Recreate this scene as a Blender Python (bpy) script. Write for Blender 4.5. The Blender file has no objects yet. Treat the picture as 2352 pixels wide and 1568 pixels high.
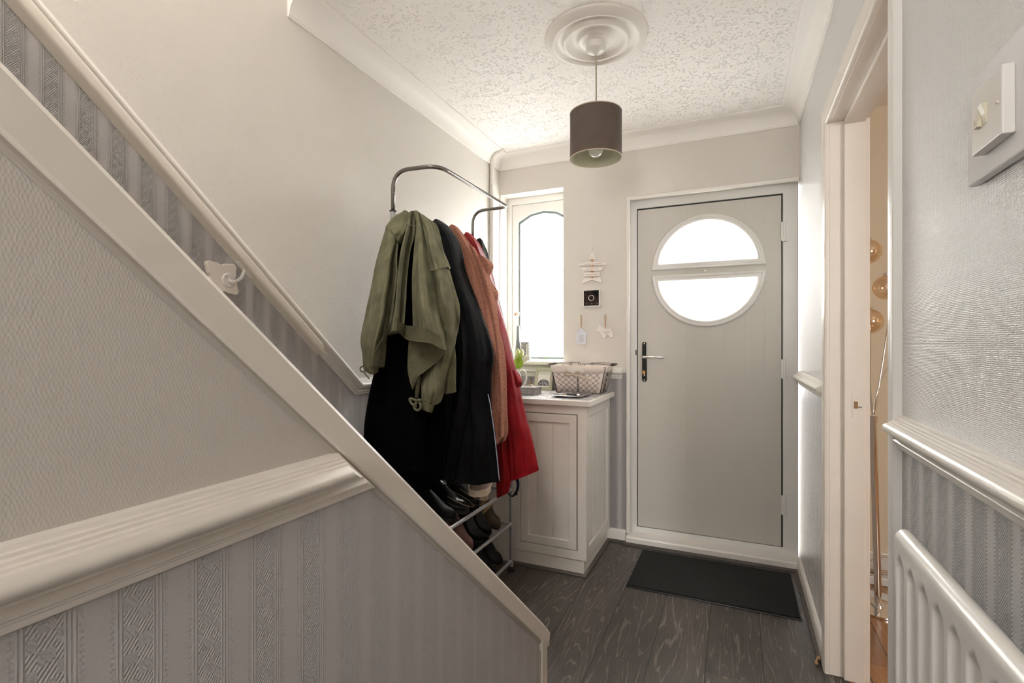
import bpy, bmesh, math, random
from mathutils import Vector, Matrix, noise
random.seed(7)
R = math.radians
PI = math.pi
scene = bpy.context.scene
col = scene.collection

# ------------------------------------------------------------------ camera, sky, exposure
CX, CY, CZ, YAW, FPX = 0.0, 0.0, 1.22, 0.42, 1151.0
cam_d = bpy.data.cameras.new('camera')
cam_d.sensor_width = 36.0
cam_d.lens = FPX / 2352 * 36.0
cam_d.shift_y = 5.0 / 2352
cam_d.clip_start = 0.02
cam = bpy.data.objects.new('camera', cam_d)
cam.location = (CX, CY, CZ)
cam.rotation_euler = (R(90), 0, YAW)
col.objects.link(cam)
scene.camera = cam

world = bpy.data.worlds.new('world'); scene.world = world; world.use_nodes = True
wn = world.node_tree.nodes; wl = world.node_tree.links
bg = wn['Background']
bg.inputs['Color'].default_value = (1.0, 0.985, 0.965, 1)
bg.inputs['Strength'].default_value = 18.0

scene.view_settings.view_transform = 'Standard'
scene.view_settings.look = 'None'
scene.view_settings.gamma = 1.0
scene.view_settings.use_curve_mapping = False
scene.view_settings.exposure = 0.56
scene.cycles.use_denoising = True
scene.cycles.max_bounces = 9
scene.cycles.diffuse_bounces = 6
scene.cycles.sample_clamp_indirect = 8.0

def portal(loc, rot, sx, sy):
    l = bpy.data.lights.new('daylight_portal', 'AREA'); l.shape = 'RECTANGLE'; l.size = sx; l.size_y = sy
    l.cycles.is_portal = True
    o = bpy.data.objects.new('daylight_portal', l); o.location = loc; o.rotation_euler = rot; col.objects.link(o)
portal((-1.24, 3.30, 1.66), (R(-90), 0, 0), 0.56, 1.2)       # front window
portal((-0.16, 3.30, 1.65), (R(-90), 0, 0), 0.66, 0.7)       # door glass
portal((-0.10, -1.80, 1.65), (R(90), 0, 0), 0.4, 0.6)        # unseen opening in the back wall, added and sized for fill light
portal((-1.0, -0.55, 4.80), (0, 0, 0), 0.9, 0.9)              # unseen roof opening over the stairs, sized for fill from above
portal((1.9, -0.28, 1.4), (R(90), 0, 0), .6, .8)           # unseen opening added to light the next room

# added fill lights, out of view: a spot behind the camera, a point over the stairs
ld = bpy.data.lights.new('hall_fill_spot', 'SPOT'); ld.energy = 45; ld.color = (1.0, .94, .87); ld.shadow_soft_size = .12
ld.spot_size = R(105); ld.spot_blend = 1.0
hl_ = bpy.data.objects.new('hall_fill_spot', ld); hl_.location = (-.05, -1.45, 1.45); col.objects.link(hl_)
hl_.rotation_euler = Vector((-.12, 1.0, .85)).to_track_quat('-Z', 'Y').to_euler()
ld = bpy.data.lights.new('stair_fill_point', 'POINT'); ld.energy = 8; ld.color = (1.0, .94, .87); ld.shadow_soft_size = .10
hl_ = bpy.data.objects.new('stair_fill_point', ld); hl_.location = (-.72, .15, 2.95); col.objects.link(hl_)

# ------------------------------------------------------------------ the room's main planes (metres)
XL, XR, YF, ZC = -1.477, 0.315, 3.10, 2.485      # left wall, right wall, front wall, ceiling
XS = -0.5135                                       # face of the wall under the stairs
SL = 0.871                                        # rise per run of the staircase
YB = -1.75

def at(x, y, Y):
    """a point seen at (x, y) on the photograph, placed at the distance Y along the hall"""
    a = (x - 1176) / FPX; b = (789 - y) / FPX
    s, c = math.sin(YAW), math.cos(YAW)
    t = Y / (c + s * a)
    return Vector(((-s + c * a) * t, Y, CZ + b * t))

# ------------------------------------------------------------------ materials
def mat(name, color=(.8, .8, .8), rough=.5, metal=0., spec=.5, **kw):
    m = bpy.data.materials.new(name); m.use_nodes = True
    b = m.node_tree.nodes['Principled BSDF']
    b.inputs['Base Color'].default_value = (*color, 1)
    b.inputs['Roughness'].default_value = rough
    b.inputs['Metallic'].default_value = metal
    b.inputs['Specular IOR Level'].default_value = spec
    for k, v in kw.items():
        b.inputs[k.replace('_', ' ')].default_value = v
    return m
class NT:
    def __init__(s, m):
        s.t = m.node_tree; s.b = s.t.nodes['Principled BSDF']
    def n(s, ty, **kw):
        nd = s.t.nodes.new(ty)
        for k, v in kw.items(): setattr(nd, k, v)
        return nd
    def l(s, a, b): s.t.links.new(a, b)
    def pos(s):
        return s.n('ShaderNodeNewGeometry').outputs['Position']
    def math(s, op, a, b=None, c=None):
        nd = s.n('ShaderNodeMath', operation=op)
        for i, v in enumerate((a, b, c)):
            if v is None: continue
            if isinstance(v, (int, float)): nd.inputs[i].default_value = v
            else: s.l(v, nd.inputs[i])
        return nd.outputs[0]
    def sep(s, v):
        nd = s.n('ShaderNodeSeparateXYZ'); s.l(v, nd.inputs[0]); return nd.outputs
    def comb(s, x, y, z):
        nd = s.n('ShaderNodeCombineXYZ')
        for i, v in enumerate((x, y, z)):
            if isinstance(v, (int, float)): nd.inputs[i].default_value = v
            else: s.l(v, nd.inputs[i])
        return nd.outputs[0]
    def map(s, v, scale):
        nd = s.n('ShaderNodeVectorMath', operation='MULTIPLY'); s.l(v, nd.inputs[0]); nd.inputs[1].default_value = scale
        return nd.outputs[0]
    def noise(s, v, scale, detail=3, rough=.55, dist=0.):
        nd = s.n('ShaderNodeTexNoise'); s.l(v, nd.inputs['Vector'])
        nd.inputs['Scale'].default_value = scale; nd.inputs['Detail'].default_value = detail
        nd.inputs['Roughness'].default_value = rough; nd.inputs['Distortion'].default_value = dist
        return nd.outputs['Fac']
    def ramp(s, f, stops):
        nd = s.n('ShaderNodeValToRGB'); s.l(f, nd.inputs[0])
        e = nd.color_ramp.elements
        while len(e) > 1: e.remove(e[-1])
        e[0].position = stops[0][0]; e[0].color = (*stops[0][1], 1) if len(stops[0][1]) == 3 else stops[0][1]
        for p, c in stops[1:]:
            k = e.new(p); k.color = (*c, 1)
        return nd.outputs[0]
    def mix(s, f, a, b):
        nd = s.n('ShaderNodeMix', data_type='RGBA')
        if isinstance(f, (int, float)): nd.inputs[0].default_value = f
        else: s.l(f, nd.inputs[0])
        for i, v in ((6, a), (7, b)):
            if isinstance(v, tuple): nd.inputs[i].default_value = (*v, 1)
            else: s.l(v, nd.inputs[i])
        return nd.outputs[2]
    def bump(s, h, dist, strength=1.):
        nd = s.n('ShaderNodeBump'); s.l(h, nd.inputs['Height'])
        nd.inputs['Distance'].default_value = dist; nd.inputs['Strength'].default_value = strength
        s.l(nd.outputs[0], s.b.inputs['Normal'])
    def base(s, c): s.l(c, s.b.inputs['Base Color'])

WHITE = (.80, .765, .715)
def linen_wall(name, color, axis, rough=.42, upper_only=False):
    """linen-textured paper painted over; grey striped paper below the dado line"""
    m = mat(name, color, rough); t = NT(m)
    p = t.pos(); x, y, z = t.sep(p)
    u = y if axis == 'y' else x
    a = t.noise(t.comb(t.math('MULTIPLY', u, 420.), t.math('MULTIPLY', z, 110.), 0.), 1., 2)
    b = t.noise(t.comb(t.math('MULTIPLY', u, 110.), t.math('MULTIPLY', z, 420.), 3.), 1., 2)
    big = t.noise(p, 5., 3)
    hu = t.math('ADD', t.math('MULTIPLY', a, .6), t.math('MULTIPLY', b, .6))
    hu = t.math('ADD', hu, t.math('MULTIPLY', big, 2.0))
    if 'right' in name:
        wob_ = t.math('MULTIPLY', t.noise(p, 90., 2), 3.)
        w1 = t.math('ABSOLUTE', t.math('SINE', t.math('ADD', t.math('MULTIPLY', u, 1000.), wob_)))
        w2 = t.math('ABSOLUTE', t.math('SINE', t.math('ADD', t.math('MULTIPLY', z, 1150.), wob_)))
        hu = t.math('ADD', t.math('MULTIPLY', hu, .8), t.math('MULTIPLY', t.math('MULTIPLY', w1, w2), .30))
    if 'stair' in name:
        cols_ = t.math('MULTIPLY', t.math('SINE', t.math('MULTIPLY', u, 1900.)), t.math('SINE', t.math('ADD', t.math('MULTIPLY', z, 760.), t.math('MULTIPLY', t.noise(p, 70., 1), 9.))))
        hu = t.math('ADD', t.math('MULTIPLY', cols_, .065), t.math('MULTIPLY', a, .28))
    if upper_only:
        t.bump(hu, .002); return m
    # striped paper
    P = .07
    f = t.math('FRACT', t.math('MULTIPLY', t.math('ADD', u, 4.0), 1 / P))
    def ridge(c0, w):
        d = t.math('ABSOLUTE', t.math('SUBTRACT', f, c0))
        return t.math('SUBTRACT', 1., t.math('MINIMUM', t.math('DIVIDE', d, w), 1.))
    ribs = None
    for c0 in (.0, .05, .50, .55, 1.0, .45):
        r = ridge(c0, .018)
        ribs = r if ribs is None else t.math('ADD', ribs, r)
    rope = t.math('ADD', ridge(.61, .03), ridge(.94, .03))
    rope = t.math('MULTIPLY', rope, t.math('SINE', t.math('ADD', t.math('MULTIPLY', z, 1100.), t.math('MULTIPLY', u, 900.))))
    in_h = t.math('MULTIPLY', t.math('GREATER_THAN', f, .07), t.math('LESS_THAN', f, .43))
    wob = t.math('MULTIPLY', t.noise(p, 25., 1), 4.)
    d1 = t.math('SINE', t.math('ADD', t.math('MULTIPLY', t.math('ADD', u, t.math('MULTIPLY', z, .75)), 1500.), wob))
    d2 = t.math('SINE', t.math('MULTIPLY', t.math('SUBTRACT', u, t.math('MULTIPLY', z, .75)), 700.))
    cell = t.math('GREATER_THAN', t.math('SINE', t.math('ADD', t.math('MULTIPLY', z, 240.), t.math('MULTIPLY', t.math('FLOOR', t.math('MULTIPLY', u, 80.)), 3.1))), .1)
    d2 = t.math('SINE', t.math('ADD', t.math('MULTIPLY', t.math('SUBTRACT', u, t.math('MULTIPLY', z, .75)), 1500.), wob))
    hatch = t.math('MULTIPLY', in_h, t.math('ADD', t.math('MULTIPLY', d1, t.math('ADD', .12, t.math('MULTIPLY', cell, .42))), t.math('MULTIPLY', d2, t.math('SUBTRACT', .50, t.math('MULTIPLY', cell, .42)))))
    fine = t.math('MULTIPLY', t.noise(p, 900., 2), .5)
    hl = t.math('ADD', t.math('ADD', t.math('MULTIPLY', ribs, 1.0), t.math('MULTIPLY', rope, .6)), t.math('ADD', hatch, fine))
    # which side of the dado rail
    if axis == 'y' and 'left' in name:
        line = t.math('MAXIMUM', t.math('ADD', t.math('MULTIPLY', t.math('SUBTRACT', 1.69, y), SL), 1.03), 1.03)
    else:
        line = t.math('ADD', t.math('MULTIPLY', x, 0.), 1.04)
    up = t.math('GREATER_THAN', z, line)
    h = t.math('ADD', t.math('MULTIPLY', up, hu), t.math('MULTIPLY', t.math('SUBTRACT', 1., up), t.math('MULTIPLY', hl, .9 if 'right' not in name else 1.3)))
    t.bump(h, .0011 if 'stair' in name else 0.0022 if 'right' in name else .0021)
    grey = (.66, .655, .665) if 'right' in name else (.50, .475, .475)
    t.base(t.mix(up, grey, color))
    t.l(t.math('SUBTRACT', rough, t.math('MULTIPLY', t.math('SUBTRACT', 1., up), .06)), t.b.inputs['Roughness'])
    return m
M = {}
M['wall_left'] = linen_wall('paper_left', (.70, .665, .62), 'y', .45)
M['wall_front'] = linen_wall('paper_front', (.70, .66, .61), 'x', .5)
M['wall_right'] = linen_wall('paper_right', (.74, .73, .715), 'y', .19)
M['wall_stair'] = linen_wall('paper_stair', (.55, .51, .465), 'y', .42)  # darker than the other papers: this wall's shade is put into the colour
M['plain'] = mat('plain_wall', (.70, .66, .60), .6)
M['peach'] = mat('peach_wall', (.72, .61, .45), .6)
M['peach_ceiling'] = mat('peach_ceiling', (.82, .78, .72), .6)

def white_paint(name, color=WHITE, rough=.28, grain=None):
    m = mat(name, color, rough); t = NT(m)
    p = t.pos()
    v = t.map(p, grain) if grain else p
    h = t.noise(v, 6. if grain else 40., 3)
    t.bump(h, .0012 if grain else .0008, .6)
    d = t.noise(p, 9., 4)
    t.base(t.mix(t.ramp(d, [(.45, (0, 0, 0)), (.85, (.35, .35, .35))]), color, tuple(c * .82 for c in color)))
    return m
M['gloss'] = white_paint('white_gloss_paint')
M['cap'] = white_paint('cream_gloss_board', (.72, .665, .595), .30, (60, 4, 4))
M['cream'] = white_paint('cream_paint', (.80, .745, .68), .33)
M['upvc'] = mat('white_upvc', (.80, .79, .76), .28)
M['cove'] = mat('cove_paint', (.88, .85, .815), .5)
M['plaster'] = mat('white_plaster', (.80, .765, .72), .45)

m = mat('stippled_ceiling', (.93, .90, .87), .75); t = NT(m); p = t.pos()
n1 = t.noise(p, 100., 4, .6); n2 = t.noise(p, 14., 3)
pit = t.ramp(t.math('ADD', n1, t.math('MULTIPLY', t.math('SUBTRACT', n2, .5), .35)), [(.33, (0, 0, 0)), (.42, (1, 1, 1))])
pv = t.sep(pit)[0]
t.bump(t.math('ADD', t.math('MULTIPLY', pv, 1.), t.math('MULTIPLY', t.noise(p, 260., 3), .6)), .0021)
M['ceiling'] = m

# floor boards: 0.2 m wide, running along the hall
def floor_mat(name, dark, mid, light, w, x0, lengthp, rough):
    m = mat(name, mid, rough); t = NT(m); p = t.pos(); x, y, z = t.sep(p)
    q = t.math('MULTIPLY', t.math('SUBTRACT', x, x0), 1 / w)
    idx = t.math('FLOOR', q); fr = t.math('FRACT', q)
    wn_ = t.n('ShaderNodeTexWhiteNoise', noise_dimensions='1D'); t.l(idx, wn_.inputs['W'])
    rnd = wn_.outputs['Value']
    off = t.math('MULTIPLY', rnd, 7.3)
    yy = t.math('ADD', y, off)
    ql = t.math('MULTIPLY', yy, 1 / lengthp); yi = t.math('FLOOR', ql); yf = t.math('FRACT', ql)
    wn2 = t.n('ShaderNodeTexWhiteNoise', noise_dimensions='2D'); t.l(t.comb(idx, yi, 0.), wn2.inputs['Vector'])
    r2 = wn2.outputs['Value']
    v = t.comb(t.math('ADD', x, t.math('MULTIPLY', r2, 3.)), t.math('MULTIPLY', yy, .085), t.math('MULTIPLY', r2, 9.))
    nz = t.noise(v, 8.0, 2, .55, .15)
    rings = t.math('SINE', t.math('MULTIPLY', nz, 120.))
    fibre = t.noise(t.comb(t.math('MULTIPLY', x, 260.), t.math('MULTIPLY', yy, 9.), 0.), 1., 4, .65)
    lines = t.ramp(t.math('ADD', rings, t.math('MULTIPLY', t.math('SUBTRACT', fibre, .5), 1.5)), [(.86, (0, 0, 0)), (1.1, (1, 1, 1))])
    blotch = t.noise(t.comb(t.math('MULTIPLY', x, 9.), t.math('MULTIPLY', yy, 2.5), 0.), 1., 3)
    c = t.mix(t.ramp(t.math('ADD', t.math('MULTIPLY', fibre, .65), t.math('MULTIPLY', blotch, .5)), [(.38, (0, 0, 0)), (.78, (1, 1, 1))]), dark, mid)
    c = t.mix(t.math('MULTIPLY', t.sep(lines)[0], .55), c, light)
    e1 = t.math('LESS_THAN', t.math('MINIMUM', fr, t.math('SUBTRACT', 1., fr)), .0035 / w * .5)
    e2 = t.math('LESS_THAN', yf, .0018 / lengthp)
    edge = t.math('MAXIMUM', e1, e2)
    c = t.mix(edge, c, tuple(k * .25 for k in dark))
    tone = t.math('ADD', .8, t.math('MULTIPLY', r2, .4))
    hv = t.n('ShaderNodeHueSaturation'); t.l(c, hv.inputs['Color']); t.l(tone, hv.inputs['Value'])
    t.base(hv.outputs[0])
    t.bump(t.math('SUBTRACT', t.math('MULTIPLY', t.sep(lines)[0], .4), edge), .0012)
    return m
M['floor'] = floor_mat('grey_oak_laminate', (.030, .024, .021), (.085, .070, .061), (.23, .195, .17), .2, -.105, 1.25, .38)
M['floor2'] = floor_mat('honey_oak', (.28, .12, .04), (.46, .22, .085), (.52, .27, .12), .09, 0., .9, .25)
m = mat('dark_bead', (.060, .049, .044), .45); t = NT(m)
t.base(t.mix(t.noise(t.map(t.pos(), (90, 90, 90)), 1., 3), (.04, .033, .03), (.12, .10, .09))); M['bead'] = m

def fabric(name, c, rough=.85, scale=600., amt=.0006, sheen=.0, var=.25, folds=True, spec_=.12):
    m = mat(name, c, rough, spec=.25); t = NT(m); p = t.pos()
    t.b.inputs['Sheen Weight'].default_value = sheen
    t.b.inputs['Specular IOR Level'].default_value = spec_
    big = t.noise(p, 14., 3)
    t.base(t.mix(t.ramp(big, [(.3, (0, 0, 0)), (.7, (1, 1, 1))]), tuple(k * (1 - var) for k in c), tuple(min(1, k * (1 + var)) for k in c)))
    h = t.math('MULTIPLY', t.noise(p, scale, 2), .35)
    if folds:
        w = t.noise(t.map(p, (18, 18, 10)), 1., 1, .5, .3)
        h = t.math('ADD', h, t.math('MULTIPLY', w, 8.))
    t.bump(h, amt * 1.6)
    return m
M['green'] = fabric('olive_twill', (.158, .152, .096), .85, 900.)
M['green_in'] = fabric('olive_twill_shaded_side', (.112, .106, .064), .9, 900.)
M['green_seam'] = fabric('olive_seam', (.15, .148, .092), .9, 900., folds=False)
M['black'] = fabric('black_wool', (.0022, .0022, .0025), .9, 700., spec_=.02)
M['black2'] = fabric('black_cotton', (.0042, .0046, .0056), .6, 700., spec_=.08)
M['navy'] = fabric('navy_cloth', (.012, .018, .05), .7, 600.)
M['olive'] = fabric('dark_olive_cloth', (.022, .021, .018), .7, 600.)
M['red'] = fabric('red_nylon', (.27, .005, .010), .5, 500., amt=.0009, spec_=.18)
m = mat('terracotta_teddy', (.50, .20, .13), .95); t = NT(m); p = t.pos()
v = t.n('ShaderNodeTexVoronoi'); t.l(p, v.inputs['Vector']); v.inputs['Scale'].default_value = 260.
nn = t.noise(p, 330., 3, .7)
t.base(t.mix(t.ramp(t.math('ADD', t.math('MULTIPLY', nn, .8), t.math('MULTIPLY', v.outputs['Distance'], -.35)), [(.15, (0, 0, 0)), (.42, (1, 1, 1))]), (.56, .22, .14), (.98, .55, .41)))
t.b.inputs['Sheen Weight'].default_value = .0
t.bump(nn, .011); M['teddy'] = m; m.node_tree.nodes['Principled BSDF'].inputs['Specular IOR Level'].default_value = .1
M['steel'] = mat('grey_steel', (.22, .205, .19), .25, .95)
M['silver'] = mat('silver_paint', (.42, .42, .43), .38, .55)
M['chrome'] = mat('chrome', (.85, .83, .80), .08, 1.)
M['blackp'] = mat('black_plastic', (.008, .008, .009), .35)
M['blackg'] = mat('black_glass', (.012, .013, .013), .06)
M['brass'] = mat('brass', (.75, .42, .12), .3, 1.)
M['copper'] = mat('copper_bead', (.80, .36, .14), .22, 1.)
M['shade'] = fabric('taupe_lampshade', (.125, .098, .082), .9, 900., sheen=.1, var=.08, folds=False)
M['shade_in'] = mat('lampshade_lining', (.52, .52, .40), .7)
M['bulb'] = mat('white_bulb', (.85, .85, .85), .15)
M['cord'] = mat('beige_cord', (.42, .36, .28), .6)
M['leather'] = mat('black_leather', (.003, .003, .003), .3, 0., .25)
M['leather2'] = mat('dull_black_leather', (.005, .005, .005), .5, 0., .2)
M['brownl'] = mat('brown_leather', (.11, .042, .028), .5)
M['brownd'] = mat('dark_brown_suede', (.050, .034, .018), .7)
M['rubber'] = mat('dark_rubber', (.022, .022, .021), .7)
M['solew'] = mat('cream_sole', (.62, .52, .41), .6)
M['greyshoe'] = mat('grey_leather', (.30, .28, .30), .5)
M['orange'] = mat('orange_cloth', (.50, .10, .02), .6)
M['taupe'] = mat('taupe_suede', (.22, .16, .13), .8)
M['stitch'] = mat('tan_stitching', (.40, .29, .14), .7)
M['paper'] = mat('white_paper', (.80, .78, .74), .7)
M['ink'] = mat('brown_ink', (.42, .24, .14), .7)
M['inkg'] = mat('grey_ink', (.30, .29, .30), .7)
M['woodw'] = mat('white_painted_wood', (.80, .76, .72), .5)
M['woodb'] = mat('pale_blue_painted_wood', (.70, .72, .78), .5)
M['twine'] = mat('jute_twine', (.48, .30, .14), .9)
M['ivory'] = mat('ivory_plastic', (.64, .60, .46), .35)
M['whitep'] = mat('white_plastic', (.76, .74, .71), .3)
M['acrylic'] = mat('glossy_acrylic', (.78, .79, .81), .08)
M['frame'] = mat('sage_frame', (.42, .39, .30), .5)
M['tin'] = mat('pressed_tin', (.55, .53, .54), .3, .9)
M['liner'] = mat('cotton_liner', (.84, .75, .68), .8, Subsurface_Weight=.0)
M['ribbon'] = mat('cream_ribbon', (.70, .58, .46), .7)
M['wire'] = mat('rusty_wire', (.055, .040, .032), .55, .6)
M['leaf'] = mat('tulip_leaf', (.42, .62, .05), .45, Transmission_Weight=.0)
M['bud'] = mat('green_tulip_bud', (.72, .80, .34), .5)
M['tulip'] = mat('white_tulip', (.85, .84, .66), .5)
M['jug'] = mat('white_glaze', (.82, .79, .74), .15)
M['vase'] = mat('grey_glaze', (.16, .17, .18), .3)
M['stone'] = mat('pale_stone', (.55, .52, .49), .7)
M['cone'] = mat('orange_cone', (.75, .32, .10), .6)
m = bpy.data.materials.new('amber_glass'); m.use_nodes = True
t_ = m.node_tree; t_.nodes.clear()
o_ = t_.nodes.new('ShaderNodeOutputMaterial'); mx = t_.nodes.new('ShaderNodeMixShader')
tr = t_.nodes.new('ShaderNodeBsdfTransparent'); gl = t_.nodes.new('ShaderNodeBsdfGlossy'); gl.inputs['Roughness'].default_value = .06
tr.inputs[0].default_value = (.96, .88, .77, 1); gl.inputs['Color'].default_value = (.98, .80, .62, 1)
mx.inputs[0].default_value = .38
t_.links.new(tr.outputs[0], mx.inputs[1]); t_.links.new(gl.outputs[0], mx.inputs[2]); t_.links.new(mx.outputs[0], o_.inputs[0])
M['amber'] = m
M['rad'] = mat('radiator_enamel', (.80, .79, .765), .22)
M['rough_wood'] = mat('raw_wood', (.30, .17, .08), .8)

# obscure glass: part of the light goes straight through, part is scattered
m = bpy.data.materials.new('obscure_glass'); m.use_nodes = True
t_ = m.node_tree; t_.nodes.clear()
o_ = t_.nodes.new('ShaderNodeOutputMaterial'); mx = t_.nodes.new('ShaderNodeMixShader'); mx2 = t_.nodes.new('ShaderNodeMixShader')
tr = t_.nodes.new('ShaderNodeBsdfTransparent'); tl = t_.nodes.new('ShaderNodeBsdfTranslucent'); gl = t_.nodes.new('ShaderNodeBsdfGlossy')
tr.inputs[0].default_value = (.97, .98, .98, 1); tl.inputs[0].default_value = (.95, .97, .97, 1); gl.inputs['Roughness'].default_value = .12
mx.inputs[0].default_value = .55
t_.links.new(tr.outputs[0], mx.inputs[1]); t_.links.new(tl.outputs[0], mx.inputs[2])
mx2.inputs[0].default_value = .05
t_.links.new(mx.outputs[0], mx2.inputs[1]); t_.links.new(gl.outputs[0], mx2.inputs[2]); t_.links.new(mx2.outputs[0], o_.inputs[0])
M['glass'] = m
m = bpy.data.materials.new('clear_glass'); m.use_nodes = True
t_ = m.node_tree; t_.nodes.clear()
o_ = t_.nodes.new('ShaderNodeOutputMaterial'); mx = t_.nodes.new('ShaderNodeMixShader')
tr = t_.nodes.new('ShaderNodeBsdfTransparent'); gl = t_.nodes.new('ShaderNodeBsdfGlossy'); gl.inputs['Roughness'].default_value = .03
tr.inputs[0].default_value = (.93, .95, .95, 1)
mx.inputs[0].default_value = .12
t_.links.new(tr.outputs[0], mx.inputs[1]); t_.links.new(gl.outputs[0], mx.inputs[2]); t_.links.new(mx.outputs[0], o_.inputs[0])
M['clear'] = m

# front door: white composite with vertical board grooves
m = mat('composite_door', (.60, .575, .525), .42); t = NT(m); p = t.pos(); x, y, z = t.sep(p)
f = t.math('FRACT', t.math('MULTIPLY', t.math('ADD', x, .558 - .03), 1 / .1045))
g = t.math('LESS_THAN', t.math('ABSOLUTE', t.math('SUBTRACT', f, .5)), .022)
gr = t.noise(t.comb(t.math('MULTIPLY', x, 160.), t.math('MULTIPLY', z, 6.), 0.), 1., 3)
t.bump(t.math('ADD', t.math('MULTIPLY', g, -1.), t.math('MULTIPLY', gr, .2)), .0012)
M['door'] = m
# board grooves of the cabinet
def board_mat(name, ax, pitch, ph):
    m = mat(name, (.74, .70, .645), .36); t = NT(m); p = t.pos(); c = t.sep(p)[ax]
    f = t.math('FRACT', t.math('MULTIPLY', t.math('ADD', c, 5. + ph), 1 / pitch))
    g = t.math('LESS_THAN', t.math('ABSOLUTE', t.math('SUBTRACT', f, .5)), .035)
    t.bump(t.math('ADD', t.math('MULTIPLY', g, -1.), t.math('MULTIPLY', t.noise(p, 60., 2), .2)), .003)
    return m
M['cab'] = white_paint('cabinet_paint', (.74, .70, .645), .34)
M['boards_x'] = board_mat('cabinet_boards_front', 0, .078, .02)
M['boards_y'] = board_mat('cabinet_boards_side', 1, .095, .0)
m = mat('cabinet_top', (.62, .56, .55), .25); t = NT(m)
t.base(t.mix(t.ramp(t.noise(t.pos(), 28., 5, .7, .8), [(.45, (0, 0, 0)), (.6, (1, 1, 1))]), (.36, .33, .34), (.76, .73, .71))); M['marble'] = m
m = mat('door_mat_pile', (.016, .018, .015), .95); t = NT(m); p = t.pos()
nz = t.noise(p, 420., 3, .7); t.base(t.mix(t.ramp(nz, [(.45, (0, 0, 0)), (.75, (1, 1, 1))]), (.006, .0065, .006), (.030, .033, .026))); t.bump(nz, .006); M['mat'] = m
m = mat('pavement', (.30, .29, .28), .9); M['pave'] = m; NT(m).b.inputs['Base Color'].default_value = (.75, .73, .70, 1)
m = mat('grey_timber', (.20, .24, .26), .7); M['post'] = m
m = mat('house_brick', (.5, .4, .36), .8); t = NT(m)
br = t.n('ShaderNodeTexBrick'); t.l(t.comb(t.sep(t.pos())[0], t.sep(t.pos())[2], 0.), br.inputs['Vector'])
br.inputs['Scale'].default_value = 4.; br.inputs['Color1'].default_value = (.55, .42, .38, 1); br.inputs['Color2'].default_value = (.62, .5, .45, 1); br.inputs['Mortar'].default_value = (.8, .78, .75, 1)
t.base(br.outputs['Color']); M['brick'] = m

# ------------------------------------------------------------------ mesh helpers
def new(): return bmesh.new()
def box(bm, x0, x1, y0, y1, z0, z1):
    vs = [bm.verts.new((x, y, z)) for x in (x0, x1) for y in (y0, y1) for z in (z0, z1)]
    for f in ((0, 1, 3, 2), (4, 6, 7, 5), (0, 4, 5, 1), (2, 3, 7, 6), (0, 2, 6, 4), (1, 5, 7, 3)):
        bm.faces.new([vs[i] for i in f])
    return bm
def prism(bm, pts, vec):
    """closed polygon (3D points) pushed along vec"""
    vec = Vector(vec); a = [bm.verts.new(p) for p in pts]; b = [bm.verts.new(Vector(p) + vec) for p in pts]
    n = len(pts)
    bm.faces.new(a[::-1]); bm.faces.new(b)
    for i in range(n): bm.faces.new((a[i], a[(i + 1) % n], b[(i + 1) % n], b[i]))
    return bm
def rings(bm, rr, close=False, caps=True):
    """skin a list of rings (equal counts of points)"""
    vv = [[bm.verts.new(p) for p in r] for r in rr]
    n = len(vv[0]); k = len(vv)
    for i in range(k if close else k - 1):
        a, b = vv[i], vv[(i + 1) % k]
        for j in range(n): bm.faces.new((a[j], a[(j + 1) % n], b[(j + 1) % n], b[j]))
    if caps and not close:
        bm.faces.new(vv[0][::-1]); bm.faces.new(vv[-1])
    return bm
def catmull(pts, n):
    P = [Vector(p) for p in pts]
    if len(P) < 3: 
        return [P[0].lerp(P[-1], i / (n - 1)) for i in range(n)]
    out = []
    for i in range(n):
        s = i / (n - 1) * (len(P) - 1); k = min(int(s), len(P) - 2); u = s - k
        p0 = P[k - 1] if k > 0 else P[0] * 2 - P[1]
        p3 = P[k + 2] if k + 2 < len(P) else P[-1] * 2 - P[-2]
        p1, p2 = P[k], P[k + 1]
        out.append(.5 * ((2 * p1) + (p2 - p0) * u + (2 * p0 - 5 * p1 + 4 * p2 - p3) * u * u + (3 * p1 - p0 - 3 * p2 + p3) * u ** 3))
    return out
def tube(bm, pts, r, seg=12, closed=False, ry=None, smooth=0):
    P = [Vector(p) for p in pts]
    if smooth: P = catmull(P, smooth)
    n = len(P); rad = r if callable(r) else (lambda u: r)
    rr = []; up = None
    for i in range(n):
        if closed: d = (P[(i + 1) % n] - P[i - 1]).normalized()
        else: d = (P[min(i + 1, n - 1)] - P[max(i - 1, 0)]).normalized()
        if up is None:
            up = Vector((0, 0, 1)) if abs(d.z) < .9 else Vector((0, 1, 0))
        a = (up - d * up.dot(d)).normalized(); up = a; b = d.cross(a)
        q = rad(i / max(1, n - 1))
        rr.append([P[i] + a * math.cos(2 * PI * j / seg) * q + b * math.sin(2 * PI * j / seg) * (q if ry is None else q * ry) for j in range(seg)])
    return rings(bm, rr, closed)
def lathe(bm, c, prof, seg=32, axis='z', caps=True):
    c = Vector(c); rr = []
    for r, h in prof:
        ring = []
        for j in range(seg):
            a = 2 * PI * j / seg
            if axis == 'z': v = Vector((math.cos(a) * r, math.sin(a) * r, h))
            elif axis == 'y': v = Vector((math.cos(a) * r, h, math.sin(a) * r))
            else: v = Vector((h, math.cos(a) * r, math.sin(a) * r))
            ring.append(c + v)
        rr.append(ring)
    return rings(bm, rr, False, caps)
def ball(bm, c, r, seg=16, rz=None, cut=0):
    rz = rz or r
    n = seg // 2; pr = []
    for i in range(n + 1):
        a = -PI / 2 + PI * i / n
        pr.append((max(math.cos(a) * r, 1e-5), math.sin(a) * rz))
    return lathe(bm, c, pr, seg)
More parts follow.
